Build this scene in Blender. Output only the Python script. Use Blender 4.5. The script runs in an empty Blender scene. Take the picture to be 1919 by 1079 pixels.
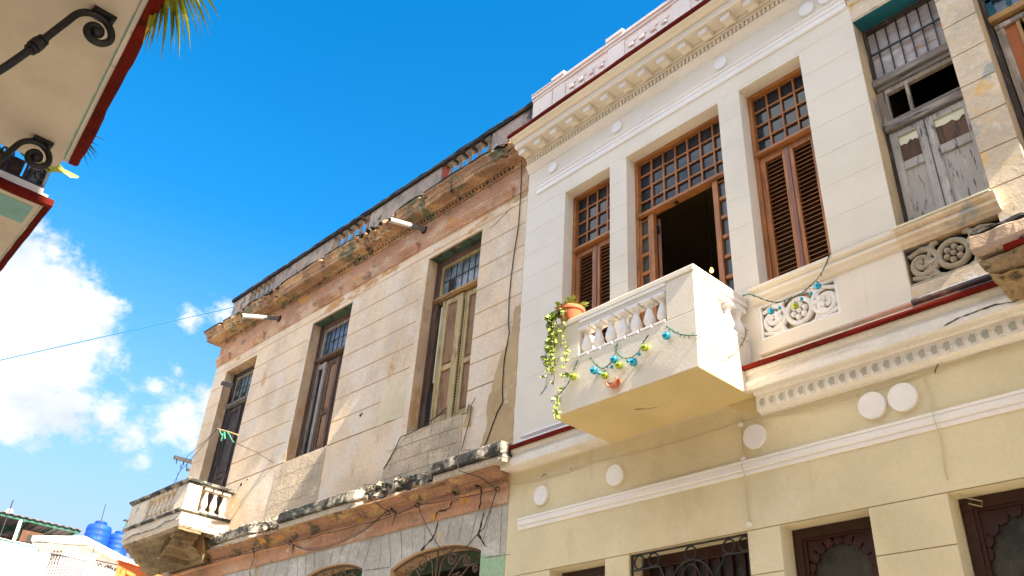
import bpy, math, random
from mathutils import Vector, Matrix, noise as mnoise
R = math.radians
PI = math.pi
random.seed(7)
scene = bpy.context.scene
COL = scene.collection

# ------------------------------------------------------------------ camera
cam_d = bpy.data.cameras.new('camera'); cam = bpy.data.objects.new('camera', cam_d); COL.objects.link(cam)
ex = Vector((0.67672227, 0.73388551, 0.05881354))
dn = Vector((-0.35012669, 0.39106702, -0.85116267))
fw = Vector((-0.64765599, 0.55540854, 0.52159666))
m = Matrix((ex, -dn, -fw)).transposed().to_4x4()
m.translation = Vector((0, 0, 1.6))
cam.matrix_world = m
cam_d.sensor_width = 36.0
cam_d.lens = 1596.357 / 1919 * 36
cam_d.clip_start = 0.05; cam_d.clip_end = 3000
scene.camera = cam

# ------------------------------------------------------------------ sky
SUN = Vector((1.0, -0.046, 0.86)).normalized()
SUN_EL = math.asin(SUN.z); SUN_ROT = math.atan2(SUN.x, SUN.y)
world = bpy.data.worlds.new('World'); scene.world = world; world.use_nodes = True
wn = world.node_tree.nodes; wl = world.node_tree.links
wn.clear()
def W(t, **kw):
    n = wn.new(t)
    for k, v in kw.items(): setattr(n, k, v)
    return n
def wmath(op, a, b=None, clamp=False):
    n = W('ShaderNodeMath', operation=op); n.use_clamp = clamp
    for i, v in enumerate((a, b)):
        if v is None: continue
        if isinstance(v, (int, float)): n.inputs[i].default_value = v
        else: wl.new(v, n.inputs[i])
    return n.outputs[0]
sky = W('ShaderNodeTexSky'); sky.sky_type = 'NISHITA'; sky.sun_disc = False
sky.sun_elevation = SUN_EL; sky.sun_rotation = SUN_ROT
sky.air_density = 1.0; sky.dust_density = 0.6; sky.ozone_density = 2.0; sky.altitude = 0
hsv = W('ShaderNodeHueSaturation'); hsv.inputs['Hue'].default_value = 0.494
hsv.inputs['Saturation'].default_value = 1.45; hsv.inputs['Value'].default_value = 1.0
wl.new(sky.outputs[0], hsv.inputs['Color'])
tc = W('ShaderNodeTexCoord')
def wnoise(scale, detail, rough, off=0.0, lac=2.0):
    mp = W('ShaderNodeMapping'); mp.inputs['Location'].default_value = (off, off * .7, off * 1.3)
    mp.inputs['Scale'].default_value = (1, 1, 1.35)
    wl.new(tc.outputs['Generated'], mp.inputs['Vector'])
    n = W('ShaderNodeTexNoise'); n.inputs['Scale'].default_value = scale
    n.inputs['Detail'].default_value = detail; n.inputs['Roughness'].default_value = rough
    wl.new(mp.outputs[0], n.inputs['Vector']); return n.outputs['Fac']
def azel(a, e):
    a = R(a); e = R(e); return (math.sin(a) * math.cos(e), math.cos(a) * math.cos(e), math.sin(e))
mask = None
for (a, e, r, st) in ((-82.6, 22.6, 5.0, 1.9), (-80.6, 21.4, 3.4, 1.6), (-84.5, 26.3, 2.2, .95), (-78.6, 19.0, 2.4, 1.1), (-86.5, 22, 5, 1.8),
                      (-72.3, 25.9, 1.2, .75), (-70.0, 26.9, 1.5, .85), (-72.9, 21.4, .9, .5), (-75.2, 19.1, 1.6, .8), (-73.6, 18.4, 1.5, .85),
                      (-71.3, 19.6, 2.2, 1.15), (-69.6, 21.0, 1.6, .9), (-72.4, 17.2, 1.5, .6), (-72.1, 22.8, .8, .42), (-69.6, 29, .8, .4), (-77.4, 18.4, 1.7, .9),
                      (-60, 5, 9, .7), (60, 18, 14, .7), (165, 48, 20, .9), (205, 50, 22, 1.0), (235, 42, 22, 1.0), (120, 30, 14, .8), (255, 35, 12, .8)):  # most of this row: unseen clouds added behind the camera for neutral fill
    d = W('ShaderNodeVectorMath', operation='DISTANCE'); wl.new(tc.outputs['Generated'], d.inputs[0]); d.inputs[1].default_value = azel(a, e)
    v = wmath('MULTIPLY', wmath('SUBTRACT', 1.0, wmath('DIVIDE', d.outputs['Value'], R(r) * 1.5), True), st)
    mask = v if mask is None else wmath('MAXIMUM', mask, v)
nz = wmath('ADD', wmath('MULTIPLY', wnoise(14, 9, .66, 3.1), 1.9), wmath('MULTIPLY', wnoise(48, 7, .7, 8.0), .7))
cl = wmath('ADD', mask, wmath('SUBTRACT', nz, 1.30))
mr = W('ShaderNodeMapRange'); mr.interpolation_type = 'SMOOTHSTEP'
mr.inputs['From Min'].default_value = 0.27; mr.inputs['From Max'].default_value = 0.80
wl.new(cl, mr.inputs['Value'])
covern = wmath('MULTIPLY', mr.outputs[0], wmath('MULTIPLY', mask, 6.0, True))
shade = wnoise(9, 4, .55, 5.5)
ccol = W('ShaderNodeMixRGB'); ccol.inputs[1].default_value = (2.25, 2.5, 3.0, 1); ccol.inputs[2].default_value = (3.5, 3.5, 3.45, 1)
wl.new(wmath('MULTIPLY', wmath('SUBTRACT', shade, .3), 3.0, True), ccol.inputs[0])
sxyz = W('ShaderNodeSeparateXYZ'); wl.new(tc.outputs['Generated'], sxyz.inputs[0])
hz_ = W('ShaderNodeMapRange'); hz_.inputs['From Min'].default_value = .08; hz_.inputs['From Max'].default_value = .56; hz_.inputs['To Min'].default_value = 1.25; hz_.inputs['To Max'].default_value = 0
wl.new(sxyz.outputs[2], hz_.inputs['Value'])
pale = W('ShaderNodeMixRGB'); pale.inputs[2].default_value = (1.65, 2.05, 2.95, 1); wl.new(wmath('POWER', hz_.outputs[0], 1.5), pale.inputs[0]); wl.new(hsv.outputs[0], pale.inputs[1])
south = W('ShaderNodeMapRange'); south.inputs['From Min'].default_value = .1; south.inputs['From Max'].default_value = -.35; south.inputs['To Min'].default_value = 1; south.inputs['To Max'].default_value = 3.4
wl.new(sxyz.outputs[1], south.inputs['Value'])      # clouds behind the camera, out of view, are brightened as fill light
cb = W('ShaderNodeVectorMath', operation='SCALE'); wl.new(ccol.outputs[0], cb.inputs[0]); wl.new(south.outputs[0], cb.inputs['Scale'])
mixc = W('ShaderNodeMixRGB'); wl.new(covern, mixc.inputs[0]); wl.new(pale.outputs[0], mixc.inputs[1]); wl.new(cb.outputs[0], mixc.inputs[2])
bg = W('ShaderNodeBackground'); bg.inputs['Strength'].default_value = 0.075
wl.new(mixc.outputs[0], bg.inputs['Color'])
wo = W('ShaderNodeOutputWorld'); wl.new(bg.outputs[0], wo.inputs['Surface'])

# ------------------------------------------------------------------ sun and exposure
sun_d = bpy.data.lights.new('sun', 'SUN'); sun_d.energy = 5.0; sun_d.angle = R(0.5); sun_d.color = (1.0, 0.90, 0.74)
sun = bpy.data.objects.new('sun', sun_d); COL.objects.link(sun)
sun.rotation_mode = 'QUATERNION'; sun.rotation_quaternion = SUN.to_track_quat('Z', 'Y'); sun.location = (10, 0, 20)
vs = scene.view_settings
vs.view_transform = 'Standard'; vs.look = 'None'; vs.gamma = 1; vs.exposure = 2.24; vs.use_curve_mapping = False
scene.render.engine = 'CYCLES'
scene.cycles.max_bounces = 7; scene.cycles.diffuse_bounces = 5

# ------------------------------------------------------------------ helpers
class MB:
    """collects shapes, then links them as one mesh object"""
    def __init__(s): s.v = []; s.f = []
    def add(s, vs_, fs):
        b = len(s.v); s.v += [tuple(p) for p in vs_]; s.f += [tuple(b + i for i in f) for f in fs]
    def quad(s, a, b, c, d): s.add((a, b, c, d), ((0, 1, 2, 3),))
    def box(s, x0, x1, y0, y1, z0, z1):
        s.add([(x, y, z) for x in (x0, x1) for y in (y0, y1) for z in (z0, z1)],
              ((0, 1, 3, 2), (4, 6, 7, 5), (0, 4, 5, 1), (2, 3, 7, 6), (0, 2, 6, 4), (1, 5, 7, 3)))
    def rbox(s, c, size, rot):
        """box centred on c, rotated by the matrix rot"""
        hx, hy, hz = size[0] / 2, size[1] / 2, size[2] / 2
        vs_ = [Vector(c) + rot @ Vector((x, y, z)) for x in (-hx, hx) for y in (-hy, hy) for z in (-hz, hz)]
        s.add(vs_, ((0, 1, 3, 2), (4, 6, 7, 5), (0, 4, 5, 1), (2, 3, 7, 6), (0, 2, 6, 4), (1, 5, 7, 3)))
    def prism(s, pts, y0, y1):
        """polygon given in (x,z), extruded along y"""
        n = len(pts)
        vs_ = [(x, y0, z) for x, z in pts] + [(x, y1, z) for x, z in pts]
        fs = [tuple(range(n)), tuple(range(2 * n - 1, n - 1, -1))]
        fs += [(i, i + n, (i + 1) % n + n, (i + 1) % n) for i in range(n)]
        s.add(vs_, fs)
    def zprism(s, pts, z0, z1):
        n = len(pts)
        vs_ = [(x, y, z0) for x, y in pts] + [(x, y, z1) for x, y in pts]
        fs = [tuple(range(n)), tuple(range(2 * n - 1, n - 1, -1))]
        fs += [(i, i + n, (i + 1) % n + n, (i + 1) % n) for i in range(n)]
        s.add(vs_, fs)
    def tube(s, pts, r, n=6, taper=None):
        pts = [Vector(p) for p in pts]
        rings = []; prev = None
        for i, p in enumerate(pts):
            t = (pts[min(i + 1, len(pts) - 1)] - pts[max(i - 1, 0)])
            if t.length < 1e-9: t = Vector((0, 0, 1))
            t.normalize()
            up = prev if prev is not None else (Vector((0, 0, 1)) if abs(t.z) < .9 else Vector((1, 0, 0)))
            a = t.cross(up)
            if a.length < 1e-6: a = t.cross(Vector((1, 0.3, 0)))
            a.normalize(); b = a.cross(t); prev = b
            rr = r if taper is None else r * (1 + (taper - 1) * i / (len(pts) - 1))
            rings.append([p + (a * math.cos(2 * PI * k / n) + b * math.sin(2 * PI * k / n)) * rr for k in range(n)])
        vs_ = [q for ring in rings for q in ring]
        fs = [(i * n + k, i * n + (k + 1) % n, (i + 1) * n + (k + 1) % n, (i + 1) * n + k) for i in range(len(pts) - 1) for k in range(n)]
        fs.append(tuple(range(n))[::-1]); fs.append(tuple((len(pts) - 1) * n + k for k in range(n)))
        s.add(vs_, fs)
    def lathe(s, prof, c, n=14, axis='z'):
        """profile of (radius, height) turned about an axis through c"""
        vs_ = []
        for r, h in prof:
            for k in range(n):
                a = 2 * PI * k / n; u, w = r * math.cos(a), r * math.sin(a)
                if axis == 'z': vs_.append((c[0] + u, c[1] + w, c[2] + h))
                elif axis == 'y': vs_.append((c[0] + u, c[1] + h, c[2] + w))
                else: vs_.append((c[0] + h, c[1] + u, c[2] + w))
        fs = [(i * n + k, i * n + (k + 1) % n, (i + 1) * n + (k + 1) % n, (i + 1) * n + k) for i in range(len(prof) - 1) for k in range(n)]
        fs.append(tuple(range(n))[::-1]); fs.append(tuple((len(prof) - 1) * n + k for k in range(n)))
        s.add(vs_, fs)
    def ball(s, c, r, n=12):
        s.lathe([(max(r * math.sin(PI * i / 8), .0005), -r * math.cos(PI * i / 8)) for i in range(9)], c, n)
    def sweep(s, prof, stations, jit=None, closed=True):
        """profile of (out, z) carried along stations (x, y, ox, oy)"""
        n = len(prof); vs_ = []
        for si, (bx, by, ox, oy) in enumerate(stations):
            for j, (d, z) in enumerate(prof):
                if jit: d, z = jit(bx, by, d, z, j)
                vs_.append((bx + ox * d, by + oy * d, z))
        fs = []
        rng = n if closed else n - 1
        for i in range(len(stations) - 1):
            for j in range(rng):
                k = (j + 1) % n
                fs.append((i * n + j, (i + 1) * n + j, (i + 1) * n + k, i * n + k))
        fs.append(tuple(range(n))); fs.append(tuple((len(stations) - 1) * n + j for j in range(n))[::-1])
        s.add(vs_, fs)
    def build(s, name, mt, parent=None, smooth=False, bevel=0.0, sub=0, seg=2, also=()):
        mi = [0] * len(s.f); mats = [mt]
        for o, m2 in also:      # surface pattern of another colour stays in the same mesh
            s.add(o.v, o.f); mats.append(m2); mi += [len(mats) - 1] * len(o.f)
        me = bpy.data.meshes.new(name); me.from_pydata(s.v, [], s.f)
        for m_ in mats: me.materials.append(m_)
        if len(mats) > 1: me.polygons.foreach_set('material_index', mi)
        me.validate()
        import bmesh
        bm = bmesh.new(); bm.from_mesh(me); bmesh.ops.recalc_face_normals(bm, faces=bm.faces); bm.to_mesh(me); bm.free()
        if smooth:
            me.polygons.foreach_set('use_smooth', [True] * len(me.polygons))
            me.set_sharp_from_angle(angle=R(40))
        me.update()
        o = bpy.data.objects.new(name, me); COL.objects.link(o)
        if parent: o.parent = parent
        if bevel:
            b = o.modifiers.new('bevel', 'BEVEL'); b.width = bevel; b.segments = seg; b.limit_method = 'ANGLE'; b.angle_limit = R(40)
            b.harden_normals = False
        return o

def tag(o, label=None, cat=None, group=None, kind=None):
    if label: o['label'] = label
    if cat: o['category'] = cat
    if group: o['group'] = group
    if kind: o['kind'] = kind
    return o
def empty(name, loc=(0, 0, 0), rz=0.0):
    o = bpy.data.objects.new(name, None); COL.objects.link(o); o.location = loc; o.rotation_euler = (0, 0, rz); o.empty_display_size = .2
    return o
def copy_obj(o, parent=None, loc=None, rot=None, scl=None):
    c = o.copy(); COL.objects.link(c); c.parent = parent if parent else o.parent
    if loc is not None: c.location = loc
    if rot is not None: c.rotation_euler = rot
    if scl is not None: c.scale = scl
    return c
def copy_tree(o, parent=None, **kw):
    c = copy_obj(o, parent, **kw)
    if not parent: c.parent = None
    for ch in [x for x in COL.objects if x.parent == o]: copy_tree(ch, c)
    return c

# ------------------------------------------------------------------ materials
def mat(name, base, rough=.85, layers=(), bump=0.0, bscale=40, spec=.3, metal=0.0, fine=None, var=.06, vscale=1.3, coat=0.0):
    """plaster-like paint: base colour, soft variation, patches of other colours, bump.
    layer = (colour, scale(xyz or number), low, high[, (z0,z1) or None[, detail]])"""
    mt = bpy.data.materials.new(name); mt.use_nodes = True
    nt = mt.node_tree; N = nt.nodes; L = nt.links
    b = N['Principled BSDF']; b.inputs['Roughness'].default_value = rough
    b.inputs['Specular IOR Level'].default_value = spec; b.inputs['Metallic'].default_value = metal
    if coat: b.inputs['Coat Weight'].default_value = coat; b.inputs['Coat Roughness'].default_value = .15
    tcn = N.new('ShaderNodeTexCoord'); oi = N.new('ShaderNodeObjectInfo')
    av = N.new('ShaderNodeVectorMath'); av.operation = 'ADD'
    rs = N.new('ShaderNodeMath'); rs.operation = 'MULTIPLY'; rs.inputs[1].default_value = 0.0
    L.new(tcn.outputs['Object'], av.inputs[0])
    av.inputs[1].default_value = ((hash(name) % 97) * .31 if False else (sum(map(ord, name)) % 97) * .31, 1.7, .3)
    V = av.outputs[0]
    def nz_(scale, detail=6, rg=.6):
        mp = N.new('ShaderNodeMapping')
        mp.inputs['Scale'].default_value = scale if isinstance(scale, tuple) else (scale,) * 3
        L.new(V, mp.inputs[0]); n = N.new('ShaderNodeTexNoise'); n.inputs['Scale'].default_value = 1.0
        n.inputs['Detail'].default_value = detail; n.inputs['Roughness'].default_value = rg
        L.new(mp.outputs[0], n.inputs['Vector']); return n.outputs['Fac']
    def mrange(v, a, c, lo=0., hi=1.):
        r = N.new('ShaderNodeMapRange'); r.interpolation_type = 'SMOOTHSTEP'
        r.inputs['From Min'].default_value = a; r.inputs['From Max'].default_value = c
        r.inputs['To Min'].default_value = lo; r.inputs['To Max'].default_value = hi
        L.new(v, r.inputs['Value']); return r.outputs[0]
    dark = tuple(x * (1 - var * 2.2) for x in base); lite = tuple(min(1, x * (1 + var)) for x in base)
    mx = N.new('ShaderNodeMixRGB'); mx.inputs[1].default_value = (*dark, 1); mx.inputs[2].default_value = (*lite, 1)
    L.new(mrange(nz_(vscale), .3, .7), mx.inputs[0]); cur = mx.outputs[0]
    for ly in layers:
        colr, sc, lo, hi = ly[:4]; zr = ly[4] if len(ly) > 4 else None; det = ly[5] if len(ly) > 5 else 8
        fac = nz_(sc, det, .65)
        if zr:
            sp = N.new('ShaderNodeSeparateXYZ'); L.new(tcn.outputs['Object'], sp.inputs[0])
            zm = mrange(sp.outputs[2], min(zr), max(zr), (-.35 if zr[0] < zr[1] else 0), (0 if zr[0] < zr[1] else -.35))
            ad = N.new('ShaderNodeMath'); ad.operation = 'ADD'; L.new(fac, ad.inputs[0]); L.new(zm, ad.inputs[1]); fac = ad.outputs[0]
        f2 = mrange(fac, lo, hi)
        m2 = N.new('ShaderNodeMixRGB'); L.new(f2, m2.inputs[0]); L.new(cur, m2.inputs[1]); m2.inputs[2].default_value = (*colr, 1)
        cur = m2.outputs[0]
    if fine:
        m3 = N.new('ShaderNodeMixRGB'); m3.blend_type = 'MULTIPLY'; m3.inputs[0].default_value = 1.0
        rr = N.new('ShaderNodeMixRGB'); L.new(mrange(nz_(fine[0], 3), .3, .7), rr.inputs[0])
        rr.inputs[1].default_value = (1 - fine[1],) * 3 + (1,); rr.inputs[2].default_value = (1,) * 4
        L.new(cur, m3.inputs[1]); L.new(rr.outputs[0], m3.inputs[2]); cur = m3.outputs[0]
    L.new(cur, b.inputs['Base Color'])
    if bump:
        bp = N.new('ShaderNodeBump'); bp.inputs['Strength'].default_value = bump; bp.inputs['Distance'].default_value = .02
        L.new(nz_(bscale, 8, .65), bp.inputs['Height']); L.new(bp.outputs[0], b.inputs['Normal'])
    return mt

M = {}
M['cream'] = mat('cream', (.79, .705, .575), .8, [((.62, .55, .44), (7, 7, .45), .60, .82), ((.69, .64, .55), (1.2, 1.2, .5), .56, .75), ((.79, .735, .64), 2.3, .55, .8)], .12, 30, var=.03, fine=(60, .05))
M['cream_low'] = mat('cream_low', (.69, .595, .385), .85, [((.52, .43, .26), (5, 5, .5), .60, .84), ((.58, .49, .29), (1.0, 1.0, .6), .55, .75), ((.73, .64, .45), 1.4, .56, .72)], .35, 14, var=.04, fine=(45, .05))
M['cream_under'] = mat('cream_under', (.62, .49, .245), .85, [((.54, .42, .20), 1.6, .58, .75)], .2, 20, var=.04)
M['white'] = mat('white', (.84, .80, .76), .6, [((.72, .68, .62), (1.5, 1.5, 4), .6, .75)], .15, 40, var=.03, fine=(50, .05))
M['white_dirty'] = mat('white_dirty', (.80, .745, .66), .75, [((.62, .53, .42), (1.2, 1, 6), .5, .7), ((.45, .40, .34), (.6, 4, 12), .6, .72)], .2, 30, var=.04, fine=(35, .1))
M['dentil_grey'] = mat('dentil_grey', (.42, .40, .34), .9, [((.3, .33, .28), 3, .5, .7)], .2, 40)
M['parapet_pink'] = mat('parapet_pink', (.75, .63, .545), .8, [((.84, .72, .66), 5, .5, .7)], .15, 40, var=.05)
M['parapet_cream'] = mat('parapet_cream', (.76, .655, .58), .8, (), .15, 40, var=.04)
M['red'] = mat('red', (.16, .012, .005), .85, [((.08, .010, .007), 9, .5, .65), ((.24, .03, .012), 22, .62, .75)], .3, 60, spec=.08, var=.12)
M['red_trim'] = mat('red_trim', (.13, .010, .005), .85, [((.07, .008, .005), 9, .5, .66)], .5, 40, spec=.08, var=.15)
M['wood'] = mat('wood', (.40, .148, .035), .55, [((.20, .06, .017), (30, 30, 2.2), .5, .68), ((.52, .23, .07), (24, 24, 1.6), .56, .74)], .15, 60, .5, var=.1, vscale=3)
M['wood_h'] = mat('wood_h', (.40, .148, .035), .55, [((.20, .06, .017), (2.2, 30, 30), .5, .68), ((.52, .23, .07), (1.6, 24, 24), .56, .74)], .15, 60, .5, var=.1, vscale=3)
M['louvre'] = mat('louvre', (.38, .135, .032), .55, [((.16, .05, .015), (2, 20, 20), .5, .7)], 0, 40, .5, var=.15, vscale=6)
M['wood_red'] = mat('wood_red', (.22, .062, .026), .42, [((.13, .034, .014), (30, 30, 2.2), .5, .68)], .1, 60, .5, var=.1)
M['mahogany'] = mat('mahogany', (.035, .010, .006), .35, [((.07, .018, .010), (16, 16, 3), .55, .7)], .1, 50, .5)
M['glass'] = mat('glass', (.020, .026, .034), .07, [((.05, .048, .04), (9, 9, 2.5), .5, .7)], 0, spec=.28)
M['glass_dim'] = mat('glass_dim', (.045, .046, .035), .3, [((.10, .098, .075), (10, 10, 2), .5, .75), ((.02, .02, .018), (3, 3, 3), .5, .6)], .1, 30, spec=.5)
M['leaded'] = mat('leaded', (.13, .17, .18), .25, [((.04, .055, .06), (5, 5, 4), .48, .6), ((.22, .25, .23), (7, 7, 5), .58, .7)], .3, 50, spec=.6)
M['leaded_blue'] = mat('leaded_blue', (.07, .12, .19), .25, [((.03, .04, .06), (5, 5, 4), .48, .6), ((.12, .17, .2), (7, 7, 5), .58, .7)], .3, 50, spec=.6)
M['iron'] = mat('iron', (.018, .018, .02), .45, [((.05, .04, .035), 20, .55, .75)], .25, 90, .5, .4)
M['iron_rust'] = mat('iron_rust', (.16, .10, .075), .7, [((.05, .035, .03), 16, .5, .7)], .3, 90, .3, .2)
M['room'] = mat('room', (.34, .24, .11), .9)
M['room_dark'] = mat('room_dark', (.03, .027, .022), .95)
OLDL = [((.78, .64, .49), (.9, 1.2, .55), .44, .62), ((.63, .36, .17), (2.2, 2, .9), .605, .70), ((.66, .51, .36), (1.3, 1.3, .8), .56, .70),
        ((.15, .13, .105), (3.4, 2.5, 1.1), .50, .64, (6.0, 5.25)), ((.55, .28, .10), (1.6, 2, 3.5), .50, .62, (8.6, 9.3)),
        ((.36, .31, .26), (7, 7, 1.2), .70, .78)]
M['old_wall'] = mat('old_wall', (.78, .585, .385), .92, OLDL, .38, 16, var=.08, fine=(24, .12))
M['old_groove'] = mat('old_groove', (.62, .38, .18), .95, [((.42, .24, .11), 4, .5, .7)], .3, 40)
M['old_jamb'] = mat('old_jamb', (.62, .43, .26), .92, [((.52, .29, .12), (3, 3, 1.4), .5, .64), ((.34, .25, .19), (4, 4, 1.5), .56, .68), ((.70, .62, .5), (2, 2, 1), .6, .7)], .4, 24, var=.08)
M['old_low'] = mat('old_low', (.47, .435, .375), .92, [((.62, .58, .52), (1.4, 1.4, 2), .5, .66), ((.50, .36, .22), (2, 2, 1.8), .535, .64), ((.66, .36, .05), (3.4, 3, 2), .64, .70),
        ((.24, .22, .20), (5, 5, 2), .62, .72), ((.36, .52, .34), (1.4, 1.4, 1.6), .38, .5, (4.3, 3.95))], .55, 18, var=.08, fine=(20, .2))
M['old_frieze'] = mat('old_frieze', (.56, .30, .175), .92, [((.62, .42, .27), (1.5, 2, 3), .5, .62), ((.64, .33, .06), (1.8, 2, 2.6), .60, .68), ((.22, .20, .13), (2.5, 2.5, 4), .585, .68),
        ((.70, .55, .36), (3, 3, 4), .63, .70), ((.10, .09, .075), (5, 5, 5), .66, .74)], .6, 18, var=.12, fine=(25, .25))
M['old_cornice'] = mat('old_cornice', (.44, .25, .14), .92, [((.58, .36, .18), (1.3, 2, 2), .48, .6), ((.17, .17, .10), (2.1, 2.5, 2.5), .535, .63), ((.62, .34, .08), (1.6, 2, 2), .60, .67),
        ((.66, .52, .38), (3, 3, 3), .62, .70), ((.07, .06, .045), (4, 4, 4), .575, .66)], 1.0, 16, var=.14, fine=(25, .35))
M['old_cove'] = mat('old_cove', (.44, .24, .15), .92, [((.56, .36, .17), (1.6, 3, 5), .5, .62), ((.66, .34, .05), (2.2, 4, 5), .535, .61), ((.14, .115, .075), (3.4, 4, 5), .53, .63), ((.08, .07, .055), (5, 5, 5), .64, .72)], .8, 16, var=.12, fine=(25, .3))
M['mould_top'] = mat('mould_top', (.022, .020, .018), .95, [((.10, .085, .07), (5, 5, 7), .62, .70), ((.42, .33, .24), (9, 9, 9), .69, .75)], .8, 26, var=.2)
M['mould_mix'] = mat('mould_mix', (.50, .44, .34), .92, [((.05, .05, .044), (2.6, 2.6, 3.6), .40, .54), ((.60, .50, .36), (6, 6, 6), .60, .70), ((.55, .30, .10), (3, 3, 3), .68, .74)], .9, 20, var=.1, fine=(25, .25))
M['ledge_low'] = mat('ledge_low', (.60, .50, .37), .92, [((.12, .11, .09), (3.5, 3.5, 7), .56, .66), ((.66, .38, .12), (2.5, 2.5, 4), .60, .68)], .8, 20, var=.1, fine=(25, .25))
M['old_balc'] = mat('old_balc', (.70, .59, .44), .92, [((.36, .31, .25), (3, 3, 3), .54, .66), ((.10, .095, .085), (5, 5, 6), .65, .74), ((.80, .73, .62), 4, .6, .7)], .5, 22, var=.1, fine=(25, .15))
M['parapet_old'] = mat('parapet_old', (.40, .31, .25), .92, [((.26, .22, .18), (3, 3, 2), .48, .6), ((.06, .055, .05), (4, 4, 3), .55, .65), ((.55, .48, .40), 6, .62, .72)], .6, 24, var=.1, fine=(25, .2))
M['parapet_red'] = mat('parapet_red', (.30, .07, .05), .9, [((.15, .05, .04), 8, .5, .7)], .4, 30)
M['block'] = mat('block', (.64, .50, .34), .95, [((.72, .60, .40), (2.2, 2, 3), .54, .66), ((.44, .37, .27), 4, .58, .7), ((.68, .58, .40), 9, .64, .74)], .9, 20, var=.1, fine=(30, .25))
M['mortar_tan'] = mat('mortar_tan', (.50, .345, .18), .95, [((.62, .48, .30), 4, .56, .68), ((.40, .26, .13), 7, .56, .7)], .5, 22, var=.1)
M['rubble'] = mat('rubble', (.40, .34, .24), .95, [((.07, .07, .065), 9, .44, .56), ((.66, .56, .38), 12, .58, .68)], 1.0, 30, var=.2)
M['crack'] = mat('crack', (.035, .027, .02), 1.0)
M['joint_pale'] = mat('joint_pale', (.36, .29, .19), 1.0)
M['joint'] = mat('joint', (.20, .165, .13), 1.0)
M['wood_grey'] = mat('wood_grey', (.30, .245, .185), .9, [((.46, .39, .31), (16, 16, 2), .50, .64), ((.10, .09, .085), (22, 22, 3), .56, .68), ((.20, .10, .06), (5, 5, 2), .64, .74)], .5, 50, var=.12)
M['wood_grey_h'] = mat('wood_grey_h', (.22, .19, .165), .9, [((.38, .33, .27), (2, 16, 16), .48, .62), ((.08, .07, .06), (3, 22, 22), .54, .66), ((.30, .22, .12), (2, 9, 9), .62, .72)], .5, 50, var=.12)
M['shutter_pale'] = mat('shutter_pale', (.47, .425, .37), .9, [((.12, .115, .12), (26, 26, 3.5), .56, .64), ((.62, .58, .54), (10, 10, 2), .55, .68), ((.30, .2, .14), 7, .68, .76)], .5, 50, var=.1)
M['boards'] = mat('boards', (.50, .45, .42), .9, [((.36, .22, .15), (1.5, 8, 8), .53, .64), ((.66, .62, .60), (3, 6, 6), .55, .7)], .3, 40, var=.1)
M['wood_brown'] = mat('wood_brown', (.17, .095, .06), .8, [((.07, .045, .035), (20, 20, 2.5), .5, .64), ((.34, .22, .13), (16, 16, 2), .6, .7), ((.38, .36, .33), (14, 14, 2), .66, .74)], .5, 50, var=.12)
M['wood_dark'] = mat('wood_dark', (.062, .05, .045), .85, [((.15, .125, .11), (20, 20, 2.5), .54, .66), ((.11, .05, .03), (10, 10, 2), .6, .7)], .5, 50, var=.12)
M['wood_olive'] = mat('wood_olive', (.50, .37, .175), .85, [((.26, .17, .07), (16, 16, 2.2), .52, .64), ((.62, .52, .32), (12, 12, 1.6), .56, .7), ((.33, .15, .06), (8, 8, 3), .62, .7)], .5, 50, var=.12)
M['wood_ochre'] = mat('wood_ochre', (.42, .25, .10), .85, [((.18, .09, .04), (4, 18, 18), .5, .64)], .4, 50)
M['wood_rose'] = mat('wood_rose', (.29, .165, .085), .85, [((.22, .09, .05), (14, 14, 3), .5, .64)], .4, 50)
M['board_pale'] = mat('board_pale', (.72, .68, .48), .8, (), .2, 40)
M['orange_door'] = mat('orange_door', (.42, .135, .045), .8, [((.26, .075, .03), (14, 14, 2), .5, .66)], .3, 50)
M['teal_paint'] = mat('teal_paint', (.012, .125, .17), .8, [((.35, .20, .06), (5, 9, 9), .65, .68), ((.01, .06, .085), 3, .5, .7)], .4, 40)
M['dark_teal'] = mat('dark_teal', (.07, .12, .085), .85, [((.30, .16, .06), (3, 6, 6), .56, .66), ((.03, .05, .04), 5, .5, .64)], .4, 40)
M['weathered'] = mat('weathered', (.76, .62, .44), .9, [((.42, .41, .36), (4.2, 4.2, 4.2), .555, .65), ((.78, .50, .20), (2.6, 2.6, 3.2), .56, .66), ((.78, .70, .62), 6, .58, .68), ((.42, .30, .2), 11, .66, .72)], .5, 22, var=.1, fine=(25, .12))
M['weathered_jamb'] = mat('weathered_jamb', (.60, .45, .26), .9, [((.30, .27, .24), (4, 4, 1.5), .5, .64), ((.60, .34, .12), (3, 3, 2), .60, .68)], .4, 22, var=.1)
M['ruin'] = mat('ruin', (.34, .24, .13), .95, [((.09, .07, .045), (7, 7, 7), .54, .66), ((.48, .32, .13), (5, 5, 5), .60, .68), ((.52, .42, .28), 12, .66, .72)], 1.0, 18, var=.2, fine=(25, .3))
M['ruin_face'] = mat('ruin_face', (.42, .30, .21), .95, [((.11, .105, .10), (3, 3, 5), .47, .57), ((.52, .38, .30), (5, 5, 5), .6, .7), ((.06, .06, .06), (7, 7, 9), .6, .68)], .9, 20, var=.1)
M['ruin_slate'] = mat('ruin_slate', (.16, .17, .175), .9, [((.40, .32, .25), (4, 4, 8), .55, .68)], .6, 22, var=.15)
M['grille_grey'] = mat('grille_grey', (.44, .37, .26), .9, [((.30, .25, .18), 8, .5, .66), ((.62, .42, .16), 6, .62, .7), ((.58, .52, .42), 12, .6, .7)], .5, 30, var=.1)
M['pvc'] = mat('pvc', (.66, .62, .54), .5, [((.4, .37, .32), 8, .55, .7)], .05, 30)
M['pipe_grey'] = mat('pipe_grey', (.17, .16, .15), .7, [((.08, .07, .06), 6, .5, .7)], .1, 30)  # pipe tone under the cornice shadow, put into the colour
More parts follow.
